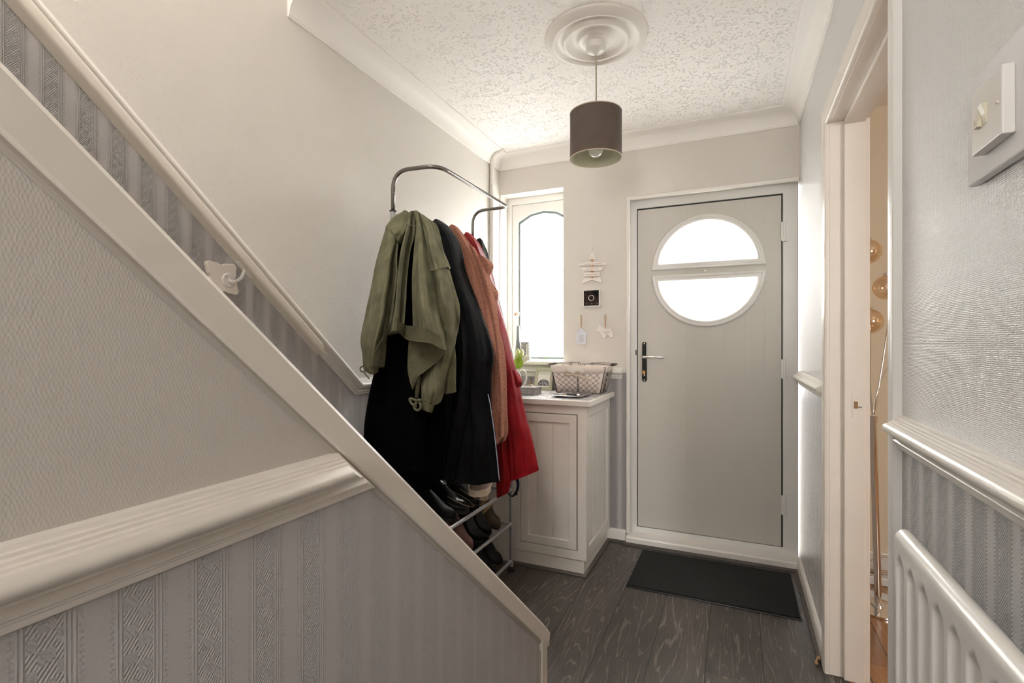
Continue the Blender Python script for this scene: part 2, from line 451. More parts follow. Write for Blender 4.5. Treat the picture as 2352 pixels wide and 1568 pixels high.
def sweep(bm, path, prof, N, closed=False, flip=False):
    """moulding: profile (p along N, h to the side of the path) swept with mitred corners"""
    P = [Vector(p) for p in path]; N = Vector(N).normalized(); n = len(P); rr = []
    for i in range(n):
        d1 = (P[i] - P[i - 1]).normalized() if (i > 0 or closed) else None
        d2 = (P[(i + 1) % n] - P[i]).normalized() if (i < n - 1 or closed) else None
        if d1 is None: d1 = d2
        if d2 is None: d2 = d1
        L1, L2 = N.cross(d1), N.cross(d2)
        if flip: L1, L2 = -L1, -L2
        Mv = (L1 + L2) / (1 + L1.dot(L2))
        rr.append([P[i] + N * p + Mv * h for p, h in prof])
    return rings(bm, rr, closed)
def plate(bm, outer, holes, O, U, V, W):
    """flat sheet with holes; outer/holes in (u, v); pushed along W"""
    O, U, V, W = map(Vector, (O, U, V, W))
    tmp = bmesh.new(); edges = []
    for loop in [outer] + holes:
        vs = [tmp.verts.new(O + U * u + V * v) for u, v in loop]
        edges += [tmp.edges.new((vs[i], vs[(i + 1) % len(vs)])) for i in range(len(vs))]
    bmesh.ops.triangle_fill(tmp, use_beauty=True, edges=edges)
    g = bmesh.ops.extrude_face_region(tmp, geom=tmp.faces[:])
    bmesh.ops.translate(tmp, verts=[e for e in g['geom'] if isinstance(e, bmesh.types.BMVert)], vec=W)
    me = bpy.data.meshes.new('t'); tmp.to_mesh(me); tmp.free(); bm.from_mesh(me); bpy.data.meshes.remove(me)
    return bm
def rect(u0, v0, u1, v1): return [(u0, v0), (u1, v0), (u1, v1), (u0, v1)]

ORIGIN = {}
def obj(name, bm, m, parent=None, smooth=False, bevel=0., seg=2, angle=35, kind=None, solid=0.):
    bmesh.ops.recalc_face_normals(bm, faces=bm.faces[:])
    me = bpy.data.meshes.new(name); bm.to_mesh(me); bm.free()
    o = bpy.data.objects.new(name, me); col.objects.link(o)
    if isinstance(m, (list, tuple)):
        for k in m: me.materials.append(k)
    else: me.materials.append(m)
    if parent is not None:
        org = ORIGIN[parent.name]; o.parent = parent; ORIGIN[o.name] = org
        me.transform(Matrix.Translation(-Vector(org)))
    else:
        xs = [v.co for v in me.vertices]
        lo = Vector((min(v.x for v in xs), min(v.y for v in xs), min(v.z for v in xs))); hi = Vector((max(v.x for v in xs), max(v.y for v in xs), 0))
        org = Vector(((lo.x + hi.x) / 2, (lo.y + hi.y) / 2, lo.z)); o.location = org; ORIGIN[o.name] = org
        me.transform(Matrix.Translation(-org))
    if smooth:
        for p in me.polygons: p.use_smooth = True
    if solid:
        md = o.modifiers.new('solid', 'SOLIDIFY'); md.thickness = solid; md.offset = 0
    if bevel:
        md = o.modifiers.new('bevel', 'BEVEL'); md.width = bevel; md.segments = seg; md.limit_method = 'ANGLE'; md.angle_limit = R(angle)
    if smooth and not smooth == 'all':
        for p in me.polygons: p.use_smooth = True
        try: me.set_sharp_from_angle(angle=R(angle))
        except Exception: pass
    if kind: o['kind'] = kind
    return o
def struct(name, bm, m, **kw):
    return obj(name, bm, m, kind='structure', **kw)
def thing(name, label, cat, loc, group=None, kind=None):
    o = bpy.data.objects.new(name, None); col.objects.link(o); o.location = loc; ORIGIN[o.name] = Vector(loc)
    o.empty_display_size = .05
    if kind: o['kind'] = kind
    else:
        o['label'] = label; o['category'] = cat
    if group: o['group'] = group
    return o
def tag(o, label, cat, group=None):
    o['label'] = label; o['category'] = cat
    if group: o['group'] = group
    return o
def text(body, size, loc, rot, m, parent, align='CENTER', ext=.0003, name='lettering', space=1.0):
    c = bpy.data.curves.new(name, 'FONT'); c.body = body; c.size = size; c.align_x = align; c.align_y = 'CENTER'; c.extrude = ext; c.space_line = space
    tmp = bpy.data.objects.new(name, c); col.objects.link(tmp); c.materials.append(m)
    bpy.context.view_layer.update()
    me = bpy.data.meshes.new_from_object(tmp.evaluated_get(bpy.context.evaluated_depsgraph_get())); bpy.data.objects.remove(tmp); bpy.data.curves.remove(c)
    o = bpy.data.objects.new(name, me); col.objects.link(o)
    o.parent = parent; o.location = Vector(loc) - ORIGIN[parent.name]; o.rotation_euler = rot
    return o

# ------------------------------------------------------------------ room shell
struct('floor', box(new(), -2.2, XR + .06, YB - .2, 3.36, -.08, 0), M['floor'])
bm = new(); plate(bm, [(XL - .15, 1.32), (XL - .15, 3.36), (XR + .12, 3.36), (XR + .12, YB - .1), (XS - .06, YB - .1), (XS - .06, 1.32)], [], (0, 0, ZC), (1, 0, 0), (0, 1, 0), (0, 0, .12))
struct('ceiling', bm, M['ceiling'])
struct('wall_left', box(new(), XL - .12, XL, YB - .1, 3.36, -.05, 4.9), M['wall_left'])
# front wall: inner skin with the window and door reveals, outer skin behind the frames
bm = new()
plate(bm, [(XL - .05, 0), (-.615, 0), (-.615, 2.12), (XR + .001, 2.12), (XR + .001, 0), (XR + .1, 0), (XR + .1, 2.60), (XL - .05, 2.60)], [rect(-1.469, 1.105, -1.02, 2.234)], (0, YF, 0), (1, 0, 0), (0, 0, 1), (0, .10, 0))
plate(bm, [(XL - .05, 0), (-.64, 0), (-.64, 2.14), (XR + .03, 2.14), (XR + .03, 0), (XR + .1, 0), (XR + .1, 2.60), (XL - .05, 2.60)], [rect(-1.49, 1.06, -.94, 2.25)], (0, 3.20, 0), (1, 0, 0), (0, 0, 1), (0, .13, 0))
struct('wall_front', bm, M['wall_front'])
bm = new()
plate(bm, [(YB - .1, 0), (1.298, 0), (1.298, 2.052), (2.187, 2.052), (2.187, 0), (3.34, 0), (3.34, 2.60), (YB - .1, 2.60)], [], (XR, 0, 0), (0, 1, 0), (0, 0, 1), (.12, 0, 0))
struct('wall_right', bm, M['wall_right'])
bm = new(); plate(bm, rect(XL - .12, 0, XR + .12, 4.9), [rect(-.30, 1.35, .10, 1.95)], (0, YB, 0), (1, 0, 0), (0, 0, 1), (0, -.1, 0))
struct('wall_back', bm, M['plain'])
# wall under the stairs, upper stairwell walls and roof
zc_ = lambda y: 1.41 - (y - .187) * .8734
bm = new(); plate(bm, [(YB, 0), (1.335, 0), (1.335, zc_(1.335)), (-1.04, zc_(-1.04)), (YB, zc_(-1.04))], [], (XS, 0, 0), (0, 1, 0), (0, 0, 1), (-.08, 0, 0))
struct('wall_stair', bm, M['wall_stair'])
bm = new(); box(bm, XS - .06, XS, YB, 1.32, ZC + .12, 4.9); struct('wall_landing', bm, M['plain'])
bm = new(); box(bm, XL, XS - .06, 1.32, 1.40, ZC + .12, 4.9); struct('wall_stairwell', bm, M['plain'])
bm = new(); plate(bm, rect(XL - .12, YB - .1, XS + .05, 1.45), [rect(XL + .03, -1.0, XS - .05, -.1)], (0, 0, 4.82), (1, 0, 0), (0, 1, 0), (0, 0, .1))
struct('ceiling_stairwell', bm, M['plain'])
bm = new()
for k in range(14):
    z1 = .2 * (k + 1); y1 = 1.33 - .2296 * k
    box(bm, XL + .001, XS - .081, max(y1 - .2296 - .02, YB), y1, max(0, z1 - .26), z1 - .0)
    if y1 - .25 < YB: break
struct('floor_stair', bm, M['plain'])

# next room
bm = new(); box(bm, XR + .06, 3.3, -.35, 3.4, -.08, 0); struct('floor_lounge', bm, M['floor2'])
bm = new(); box(bm, XR + .12, 3.3, 3.24, 3.36, 0, 2.6); struct('wall_lounge_front', bm, M['peach'])
bm = new(); box(bm, 3.2, 3.3, -.3, 3.3, 0, 2.6); struct('wall_lounge_side', bm, M['peach'])
bm = new(); plate(bm, rect(XR + .12, 0, 3.3, 2.6), [rect(1.6, 1.0, 2.2, 1.8)], (0, -.2, 0), (1, 0, 0), (0, 0, 1), (0, -.1, 0)); struct('wall_lounge_back', bm, M['peach'])
bm = new(); box(bm, XR + .12, 3.3, -.3, 3.3, ZC, ZC + .1); struct('ceiling_lounge', bm, M['peach_ceiling'])
bm = new(); box(bm, XR + .12, 3.2, 3.222, 3.24, 0, .11); struct('baseboard_lounge', bm, M['gloss'], bevel=.006)

# mouldings
DADO = [(0, 0), (.006, 0), (.007, .003), (.007, .006), (.010, .008), (.010, .010), (.015, .013), (.016, .016), (.014, .019), (.010, .021), (.011, .025), (.017, .028), (.026, .030), (.032, .034),
        (.034, .040), (.032, .046), (.027, .050), (.021, .0515), (.0205, .054), (.0165, .055), (.016, .058), (.0125, .059), (.012, .062), (.008, .063), (.007, .067), (0, .069)]
Z0 = 1.003
def sm(name, bm, m, **kw): return struct(name, bm, m, smooth=True, angle=38, **kw)
sm('trim_1', sweep(new(), [(XL, -1.1, Z0 + (1.669 + 1.1) * .8755), (XL, 1.669, Z0), (XL, YF, Z0)], DADO, (1, 0, 0)), M['gloss'])
sm('trim_2', sweep(new(), [(XL + .033, YF, Z0), (-.640, YF, Z0)], DADO, (0, -1, 0)), M['gloss'])
sm('trim_3', sweep(new(), [(XR, YF, Z0), (XR, 2.241, Z0)], DADO, (-1, 0, 0)), M['gloss'])
sm('trim_4', sweep(new(), [(XR, 1.285, Z0), (XR, YB, Z0)], DADO, (-1, 0, 0)), M['gloss'])
bm = sweep(new(), [(XS, YB, Z0 - .004), (XS, .60, Z0 - .004)], DADO, (1, 0, 0))
for v in bm.verts:
    if v.co.y > .5: v.co.y = .187 + (1.381 - v.co.z) / .8734 - max(0, v.co.x - XS) * .95
sm('trim_5', bm, M['cream'])
COVE = [(.0, .0), (.085, 0), (.086, .006), (.080, .008)] + [(.080 - .070 * math.sin(a), .080 - .070 * math.cos(a)) for a in [R(k * 9) for k in range(0, 11)]] + [(.009, .086), (.006, .092), (0, .093)]
sm('trim_6', sweep(new(), [(XL, 1.32, ZC), (XL, YF, ZC), (XR, YF, ZC), (XR, YB, ZC)], COVE, (0, 0, -1)), M['cove'])
ARCH = [(0, 0), (.010, 0), (.015, .003), (.0175, .010), (.0175, .030), (.0165, .045), (.0165, .060), (.012, .068), (0, .070)]
sm('trim_7', sweep(new(), [(XR, 2.165, 0), (XR, 2.165, 2.032), (XR, 1.32, 2.032)], ARCH, (-1, 0, 0)), M['cream'])
sm('trim_8', sweep(new(), [(XR, 1.32, 2.10), (XR, 1.32, 0)], [(0, 0), (.010, 0), (.0165, .006), (.0175, .014), (.0175, .036), (.015, .041), (0, .041)], (-1, 0, 0)), M['upvc'])
# lining of the doorway with its stops
dr = thing('door_2', '', '', (XR + .06, 1.75, 0), kind='structure')
bm = new()
box(bm, XR, .44, 2.165, 2.187, 0, 2.052); box(bm, XR, .44, 1.298, 1.32, 0, 2.052); box(bm, XR, .44, 1.32, 2.165, 2.032, 2.052)
obj('door_lining', bm, M['cream'], dr, bevel=.002)
bm = new()
box(bm, .358, .424, 2.148, 2.165, 0, 2.016); box(bm, .358, .424, 1.32, 1.337, 0, 2.016); box(bm, .358, .424, 1.32, 2.165, 2.015, 2.032)
obj('door_stop', bm, M['cream'], dr, bevel=.004)
bm = new(); box(bm, .382, .420, 2.1465, 2.149, .955, 1.045); sp = obj('strike_plate', bm, M['cream'], dr, bevel=.001)
bm = new(); box(bm, .388, .400, 2.1455, 2.1480, .987, 1.012); obj('latch_hole', bm, M['rough_wood'], dr)
bm = new(); tube(bm, [(.400, 2.143, .993), (.411, 2.1445, .993)], .0016); obj('bolt', bm, M['steel'], dr)

BASE = [(0, 0), (.016, 0), (.016, .062), (.013, .070), (.006, .075), (0, .076)]
sm('baseboard_front', sweep(new(), [(-.735, YF, 0), (-.617, YF, 0)], BASE, (0, -1, 0)), M['gloss'])
sm('baseboard_right', sweep(new(), [(XR, 3.08, 0), (XR, 2.236, 0)], BASE, (-1, 0, 0)), M['gloss'])
sm('baseboard_hall', sweep(new(), [(XR, 1.279, 0), (XR, YB, 0)], BASE, (-1, 0, 0)), M['gloss'])
sm('baseboard_left', sweep(new(), [(XL, 1.36, 0), (XL, YF, 0)], BASE, (1, 0, 0)), M['gloss'])
BEAD = [(0, 0), (.014, 0), (.014, .003), (.010, .010), (.004, .014), (0, .015)]
q = [(p, h) for p, h in BEAD]
sm('trim_9', sweep(new(), [(-1.13, 2.549, 0), (-.726, 2.549, 0), (-.726, 3.083, 0), (-.612, 3.083, 0), (-.612, 3.064, 0), (XR - .016, 3.064, 0), (XR - .016, 2.24, 0)],
                   [(0, 0), (.015, 0), (.012, .008), (.005, .014), (0, .014)], (0, 0, 1), flip=True), M['bead'])

# stair string capping and end post
yc = lambda y, e=0.: 1.439 - (y - .187) * .8734 + e
bm = new()
def capring(y, dz=0.):
    zt = yc(y); zb = zt - .058
    return [(-.505, y, zb + .003), (-.507, y, zb), (-.611, y, zb), (-.615, y, zb + .004), (-.615, y, zt - .012), (-.605, y, zt), (-.514, y, zt), (-.505, y, zt - .011)]
rr = [capring(-1.10), capring(1.375)]
last = capring(1.40); rr.append([(x, y - (.003 if z > .34 else .0), z) for x, y, z in last])
rr.append([(x, 1.411 - (.012 if i in (0, 1, 2, 3) else .0), max(z, .338) - (.004)) for i, (x, y, z) in enumerate(capring(1.409))])
rings(bm, rr)
struct('trim_10', bm, M['cap'], smooth=True, angle=30)
bm = new(); box(bm, -.612, -.505, 1.345, 1.388, 0, .405)
for v in bm.verts:
    if v.co.z > .3: v.co.z = yc(v.co.y) - .05
struct('trim_11', bm, M['cap'], bevel=.003)
bm = new()
rings(bm, [[(-.5130, y, yc(y) - .056), (-.5100, y, yc(y) - .056), (-.5100, y, yc(y) - .063), (-.5115, y, yc(y) - .067), (-.5130, y, yc(y) - .069)] for y in (-1.1, 1.345)])
box(bm, -.5135, -.510, 1.336, 1.345, 0, .34)
struct('trim_12', bm, mat('dark_caulk', (.42, .38, .33), .7))  # bead under the capping in a darker, browner tone

# ------------------------------------------------------------------ window
w = thing('window_1', '', '', (-1.21, 3.22, 1.1), kind='structure')
bm = new(); plate(bm, rect(-1.489, 1.062, -.942, 2.248), [rect(-1.438, 1.112, -.985, 2.190)], (0, 3.205, 0), (1, 0, 0), (0, 0, 1), (0, .06, 0))
obj('window_frame', bm, M['upvc'], w, bevel=.005)
arch = [(-1.393, 1.116), (-1.025, 1.116), (-1.025, 2.070), (-1.113, 2.118), (-1.208, 2.132), (-1.303, 2.118), (-1.393, 2.070)]
bm = new(); plate(bm, rect(-1.438, 1.112, -.985, 2.190), [arch], (0, 3.220, 0), (1, 0, 0), (0, 0, 1), (0, .04, 0))
obj('sash', bm, M['upvc'], w, bevel=.004)
ctr = Vector((-1.209, 0, 1.60))
ins = [((x + 1.209) * .93 - 1.209, (z - 1.6) * .972 + 1.6) for x, z in arch]
bm = new(); plate(bm, arch, [ins], (0, 3.234, 0), (1, 0, 0), (0, 0, 1), (0, .012, 0)); obj('gasket', bm, mat('grey_gasket', (.16, .19, .18), .5), w)
bm = new(); plate(bm, arch, [], (0, 3.246, 0), (1, 0, 0), (0, 0, 1), (0, .006, 0)); obj('glass_pane', bm, M['glass'], w)
bm = new(); box(bm, XL + .002, -.962, 3.050, 3.22, 1.082, 1.106); struct('trim_13', bm, M['gloss'], bevel=.008, seg=3)

# ------------------------------------------------------------------ front door
d = thing('door_1', '', '', (-.16, 3.17, 0), kind='structure')
bm = new(); plate(bm, rect(-.612, .05, .313, 2.118), [rect(-.560, .088, .2385, 2.0545)], (0, 3.150, 0), (1, 0, 0), (0, 0, 1), (0, .07, 0))
obj('door_frame', bm, M['upvc'], d, bevel=.003)
bm = new(); plate(bm, rect(-.575, .07, .25, 2.07), [rect(-.54, .12, .22, 2.03)], (0, 3.205, 0), (1, 0, 0), (0, 0, 1), (0, .006, 0)); obj('gasket', bm, M['blackp'], d)
bm = new(); plate(bm, rect(-.5598, .0882, .2383, 2.0543), [rect(-.5578, .0886, .2310, 2.0465)], (0, 3.1605, 0), (1, 0, 0), (0, 0, 1), (0, .005, 0)); obj('door_seal', bm, M['blackp'], d)
def dloop(cx, cz, r, cut, upper, n=28):
    a0 = math.asin(max(-1, min(1, cut / r)))
    pts = [(cx + r * math.cos(a0 + (PI - 2 * a0) * k / n), cz + r * math.sin(a0 + (PI - 2 * a0) * k / n)) for k in range(n + 1)]
    if not upper: pts = [(x, 2 * cz - z) for x, z in pts]
    return pts
dcx = -.158
up = dloop(dcx, 1.672, .283, .022, True); lo = dloop(dcx, 1.629, .283, .022, False)
bm = new(); plate(bm, rect(-.5555, .0905, .2310, 2.0465), [up, lo], (0, 3.158, 0), (1, 0, 0), (0, 0, 1), (0, .046, 0))
leaf = obj('door_leaf', bm, M['door'], d, bevel=.0015)
for i, (cz, upper) in enumerate(((1.672, True), (1.629, False))):
    path = dloop(dcx, cz, .272, .032, upper, 40)
    pth = [(x, 3.158, z) for x, z in path]
    pr = [(-.012, 0), (.005, 0), (.011, .005), (.012, .012), (.009, .017), (.009, .020), (.014, .025), (.013, .033), (.006, .038), (-.002, .039)]
    bm = sweep(new(), pth, pr, (0, -1, 0), closed=True, flip=upper)
    obj('glazing_bead', bm, M['upvc'], d, smooth=True, angle=45)
    bm = new(); plate(bm, dloop(dcx, cz, .282, .023, upper), [], (0, 3.172, 0), (1, 0, 0), (0, 0, 1), (0, .006, 0)); obj('glass_pane', bm, M['glass'], d)
bm = new(); lathe(bm, (-.164, 3.146, 1.648), [(.0001, 0), (.006, 0), (.009, .004), (.009, .0125)], 20, 'y'); obj('peephole', bm, M['chrome'], d, smooth=True)
# handle set
bm = new()
pts = []
for k in range(13): a = PI * k / 12; pts.append((-.5135 + .0145 * math.cos(a), 3.149, 1.217 + .0145 * math.sin(a)))
for k in range(13): a = PI + PI * k / 12; pts.append((-.5135 + .0145 * math.cos(a), 3.149, 1.000 + .0145 * math.sin(a)))
prism(bm, pts, (0, .0095, 0)); hs = obj('handle_plate', bm, M['blackg'], d, bevel=.002)
bm = new(); tube(bm, [(-.5135, 3.152, 1.139), (-.5135, 3.118, 1.139), (-.508, 3.106, 1.139), (-.495, 3.102, 1.139), (-.44, 3.104, 1.139), (-.394, 3.108, 1.137)], .0085, 14, smooth=26)
obj('lever', bm, M['chrome'], hs, smooth='all')
for z in (1.221, .996):
    bm = new(); lathe(bm, (-.5135, 3.1465, z), [(.0001, 0), (.0045, 0), (.0055, .003)], 16, 'y'); obj('screw', bm, M['chrome'], hs)
bm = new(); lathe(bm, (-.5135, 3.1455, 1.045), [(.0001, 0), (.0075, 0), (.0085, .004)], 20, 'y'); box(bm, -.5175, -.5095, 3.1455, 3.149, 1.022, 1.045); obj('lock_cylinder', bm, M['chrome'], hs)
bm = new(); box(bm, -.5150, -.5120, 3.128, 3.1455, 1.038, 1.052); prism(bm, [(-.5235 + .0085 * (1 + math.cos(a)) + .001, 3.128, 1.045 + .011 * math.sin(a)) for a in [2 * PI * k / 14 for k in range(14)]], (.0, .003, 0)); obj('key', bm, M['brass'], hs)
bm = new(); box(bm, -.568, -.5605, 3.1475, 3.152, 1.150, 1.182); obj('latch_keep', bm, M['steel'], d)
for zt in (1.903, 1.141, .387):
    bm = new()
    tube(bm, [(.246, 3.148, zt), (.246, 3.148, zt - .118)], .0085, 14)
    box(bm, .230, .262, 3.1445, 3.1495, zt - .112, zt - .008)
    tube(bm, [(.246, 3.148, zt - .094), (.246, 3.148, zt - .118)], .0105, 14)
    obj('hinge', bm, M['upvc'], d, smooth=True, angle=40)
# plaster casing, sill of the doorway
CAS = [(0, -.002), (.006, 0), (.010, .004), (.010, .016), (.006, .022), (0, .024)]
sm('trim_14', sweep(new(), [(-.615, YF, .06), (-.615, YF, 2.12), (XR - .004, YF, 2.12)], [(p, h) for p, h in CAS], (0, -1, 0), flip=True), M['gloss'])
bm = new(); prism(bm, [(-.612, 3.066, 0), (-.612, 3.066, .040), (-.612, 3.072, .049), (-.612, 3.16, .058), (-.612, 3.16, 0)], (.926, 0, 0)); struct('trim_15', bm, M['gloss'], bevel=.003)

# outside
struct('ground', box(new(), -9, 9, 3.36, 14, -.14, -.06), M['pave'])

# ------------------------------------------------------------------ handrail
def slope_extrude(bm, prof, y0, y1, yz0, m):
    """profile (x, dz) extruded down the stair slope through (y, z) = yz0"""
    f = lambda y: yz0[1] - (y - yz0[0]) * m
    rings(bm, [[(x, y, f(y) + dz) for x, dz in prof] for y in (y0, y1)])
h = thing('handrail', 'cream painted wall handrail running down the stairs above the sloping dado', 'handrail', (-1.403, .6, 1.9))
RAIL = [(-1.421, 0), (-1.385, 0), (-1.381, .006)] + [(-1.403 + .022 * math.cos(a), .024 + .025 * math.sin(a)) for a in [R(k) for k in (0, 15, 30, 45, 60, 75, 90, 105, 120, 135, 150, 165, 180)]] + [(-1.425, .006)]
bm = new(); slope_extrude(bm, RAIL, -1.1, 1.400, (1.393, 1.1854), .886)
obj('rail', bm, M['cap'], h, smooth=True, angle=40, bevel=.003)
bm = new()
c = Vector((-1.477, 1.062, 1.425)); th = math.atan(.886)
dn = Vector((0, math.cos(th), -math.sin(th))); pe = Vector((0, math.sin(th), math.cos(th)))
pts = []
for k in range(48):
    a = 2 * PI * k / 48
    r = .050 + .016 * math.cos(4 * a) ** 2 * (1 if math.cos(4 * a) > 0 else -.6)
    pts.append(c + dn * (math.cos(a) * r * 1.05) + pe * (math.sin(a) * r * .95))
prism(bm, pts, (.016, 0, 0)); obj('wall_pad', bm, M['cream'], h, bevel=.002)
bm = new(); cc = (XL + .016, 1.078, 1.420); lathe(bm, cc, [(.0225, 0), (.0225, .002), (.020, .005), (.0001, .006)], 28, 'x'); obj('bracket_plate', bm, M['whitep'], h, smooth=True)
for s in (-1, 1):
    q = Vector(cc) + Vector((.0055, 0, 0)) + dn * .014 * s
    bm = new(); lathe(bm, q, [(.0035, 0), (.0032, .001), (.0001, .0012)], 12, 'x'); obj('screw', bm, M['chrome'], h)
bm = new(); tube(bm, [(XL + .018, 1.078, 1.420), (-1.440, 1.080, 1.414), (-1.412, 1.085, 1.425), (-1.404, 1.092, 1.4545)], .0052, 12, smooth=20); obj('bracket_arm', bm, M['whitep'], h, smooth='all')
bm = new(); slope_extrude(bm, [(-1.412, -.0035), (-1.394, -.0035), (-1.394, .0), (-1.412, .0)], 1.066, 1.114, (1.393, 1.1854), .886); obj('rail_plate', bm, M['whitep'], h, bevel=.001)

# ------------------------------------------------------------------ corner pipe
bm = new(); px_, py_ = XL + .0155, 2.95
pts = [(px_, py_, .0), (px_, py_, 2.392)] + [(px_ + .070 - .070 * math.cos(a), py_, 2.400 + .070 * math.sin(a)) for a in [R(k) for k in range(0, 91, 10)]] + [(px_ + .078, py_, ZC + .01)]
tube(bm, pts, .0135, 14)
pp = obj('pipe', bm, M['gloss'], smooth='all'); tag(pp, 'white painted pipe in the corner left of the window, bending over the cornice', 'pipe')
bm = new(); tube(bm, [(px_, py_, 2.26), (px_, py_, 2.272)], .017, 14); box(bm, XL, px_, py_ - .006, py_ + .006, 2.26, 2.272); obj('pipe_clip', bm, M['whitep'], pp)

# ------------------------------------------------------------------ ceiling medallion and pendant lamp
LX, LY = -.528, 2.03
prof = [(.0001, -.028), (.030, -.029), (.046, -.028), (.050, -.024), (.058, -.020), (.066, -.022), (.070, -.020), (.078, -.012), (.092, -.008), (.108, -.012), (.116, -.020), (.122, -.027), (.127, -.028),
        (.133, -.026), (.138, -.017), (.150, -.012), (.160, -.014), (.166, -.020), (.172, -.024), (.178, -.024), (.183, -.018), (.190, -.017), (.194, -.012), (.202, -.010), (.209, -.004), (.210, .0005)]
bm = new(); lathe(bm, (LX, LY, ZC), prof, 96)
tag(obj('ceiling_rose', bm, M['plaster'], smooth=True, angle=60), 'round white plaster medallion with moulded rings on the ceiling', 'ceiling rose')
p = thing('pendant_lamp', 'pendant lamp with a taupe drum shade hanging from the ceiling medallion', 'lamp', (LX, LY, 1.98))
bm = new(); lathe(bm, (LX, LY, ZC - .028), [(.040, 0), (.041, -.022), (.038, -.028), (.024, -.036), (.010, -.041), (.006, -.048), (.0001, -.050)], 40); obj('ceiling_cup', bm, M['whitep'], p, smooth=True, angle=40)
bm = new(); tube(bm, [(LX, LY, ZC - .07), (LX + .002, LY, ZC - .2), (LX, LY, 2.12)], .0032, 10, smooth=12); obj('cord', bm, M['cord'], p, smooth='all')
sz0, sz1, sr = 1.984, 2.170, .1055
bm = new(); lathe(bm, (LX, LY, 0), [(sr, sz0), (sr, sz1)], 96, caps=False)
sh = obj('lamp_shade', bm, M['shade'], p, smooth='all')
bm = new(); lathe(bm, (LX, LY, 0), [(sr - .0015, sz0 + .001), (sr - .0015, sz1 - .001)], 96, caps=False); obj('shade_lining', bm, M['shade_in'], p, smooth='all')
bm = new(); tube(bm, [(LX + sr * math.cos(2 * PI * k / 64), LY + sr * math.sin(2 * PI * k / 64), sz0) for k in range(64)], .0018, 8, closed=True); obj('shade_rim', bm, M['solew'], p, smooth='all')
bm = new(); tube(bm, [(LX + sr * math.cos(2 * PI * k / 64), LY + sr * math.sin(2 * PI * k / 64), sz1) for k in range(64)], .0018, 8, closed=True); obj('shade_rim', bm, M['solew'], p, smooth='all')
bm = new()
for k in range(3):
    a = 2 * PI * k / 3 + .4; tube(bm, [(LX, LY, 2.115), (LX + sr * .6 * math.cos(a), LY + sr * .6 * math.sin(a), 2.12), (LX + sr * math.cos(a), LY + sr * math.sin(a), sz1)], .0015, 6)
tube(bm, [(LX, LY, 2.135), (LX, LY, 2.065)], .019, 20); obj('lamp_holder', bm, M['whitep'], p, smooth=True)
bm = new(); ball(bm, (LX, LY, 2.020), .030, 28); tube(bm, [(LX, LY, 2.04), (LX, LY, 2.07)], lambda u: .024 - .009 * u, 24); obj('bulb', bm, M['bulb'], p, smooth='all')

# ------------------------------------------------------------------ radiator
r = thing('radiator', 'white enamelled panel radiator with vertical flutes under the right dado rail', 'radiator', (.23, .5, .2))
y0r, y1r, xr, zt, zb = .10, .889, .210, .953, .22
flY = [.21 * q_ for q_ in (4.351, 4.128)]
pitch = .0476; first = .21 * 4.351 - .003
bm = new(); NYR, zs = 330, [zb, zb + .004, zb + .03, zb + .05] + [zb + .05 + (zt - .12 - zb) * k / 12 for k in range(1, 12)] + [zt - .062 + .004 * k for k in range(10)] + [zt - .018, zt - .013]
ys = [y0r + (y1r - y0r) * k / NYR for k in range(NYR + 1)]
def depth(y, z):
    u = (first - y) / pitch; fr = abs(u - round(u)) * pitch
    if round(u) < 0: return 0.
    e = max(0., min(1., (.0165 - fr) / .005)); e = e * e * (3 - 2 * e)
    top = zt - .032 - .008 * max(0, fr / .012)
    g = max(0., min(1., (top - z) / .010)) * max(0., min(1., (z - zb - .035) / .012))
    return .0115 * e * g
grid = [[bm.verts.new((xr + depth(y, z), y, z)) for y in ys] for z in zs]
arc = [(.0005, -.010), (.003, -.005), (.007, -.0015), (.012, 0), (.017, -.0015), (.021, -.005), (.022, -.012), (.022, zb - zt)]
for dx, dz in arc: grid.append([bm.verts.new((xr + dx, y, zt + dz)) for y in ys])
for a, b in zip(grid, grid[1:]):
    for j in range(NYR): bm.faces.new((a[j], a[j + 1], b[j + 1], b[j]))
bm.faces.new([g[0] for g in grid]); bm.faces.new([g[-1] for g in grid][::-1]); bm.faces.new([v for v in grid[0]] + [v for v in grid[-1]][::-1])
obj('panel', bm, M['rad'], r, smooth=True, angle=60)
for yy in (.78, .24):
    bm = new(); box(bm, xr + .022, XR - .004, yy - .015, yy + .015, .35, .85); obj('bracket', bm, M['whitep'], r, bevel=.002)
bm = new(); tube(bm, [(xr + .012, .905, .26), (xr + .012, .905, .0)], .0075, 10); lathe(bm, (xr + .012, .905, .22), [(.012, 0), (.014, .01), (.012, .05), (.0001, .055)], 16); obj('valve', bm, M['whitep'], r, smooth=True)

# ------------------------------------------------------------------ light switch
s = thing('light_switch', 'white double light switch on a glossy clear surround on the right wall', 'light switch', (XR, .84, 1.44))
bm = new(); box(bm, .3015, XR, .720, .918, 1.442, 1.589); obj('surround', bm, M['acrylic'], s, bevel=.003)
bm = new(); box(bm, .2885, .3015, .7810, .8650, 1.4695, 1.5525); obj('switch_box', bm, M['whitep'], s, bevel=.002, seg=3)
for k, yy in enumerate((.8370, .8240)):
    bm = new(); ss = 1 if k else -1
    prism(bm, [(.2895, yy - .0058, 1.4980), (.2895, yy - .0058, 1.5240), (.2885 - (.006 if ss > 0 else .0005), yy - .0058, 1.5235), (.2865, yy - .0058, 1.5110), (.2885 - (.006 if ss < 0 else .0005), yy - .0058, 1.4985)], (0, .0116, 0))
    obj('rocker', bm, M['ivory'], s, bevel=.0006)
for yy in (.8560, .7900):
    bm = new(); lathe(bm, (.2885, yy, 1.5108), [(.0032, 0), (.003, -.0012), (.0001, -.0008)], 14, 'x'); obj('screw', bm, M['chrome'], s)

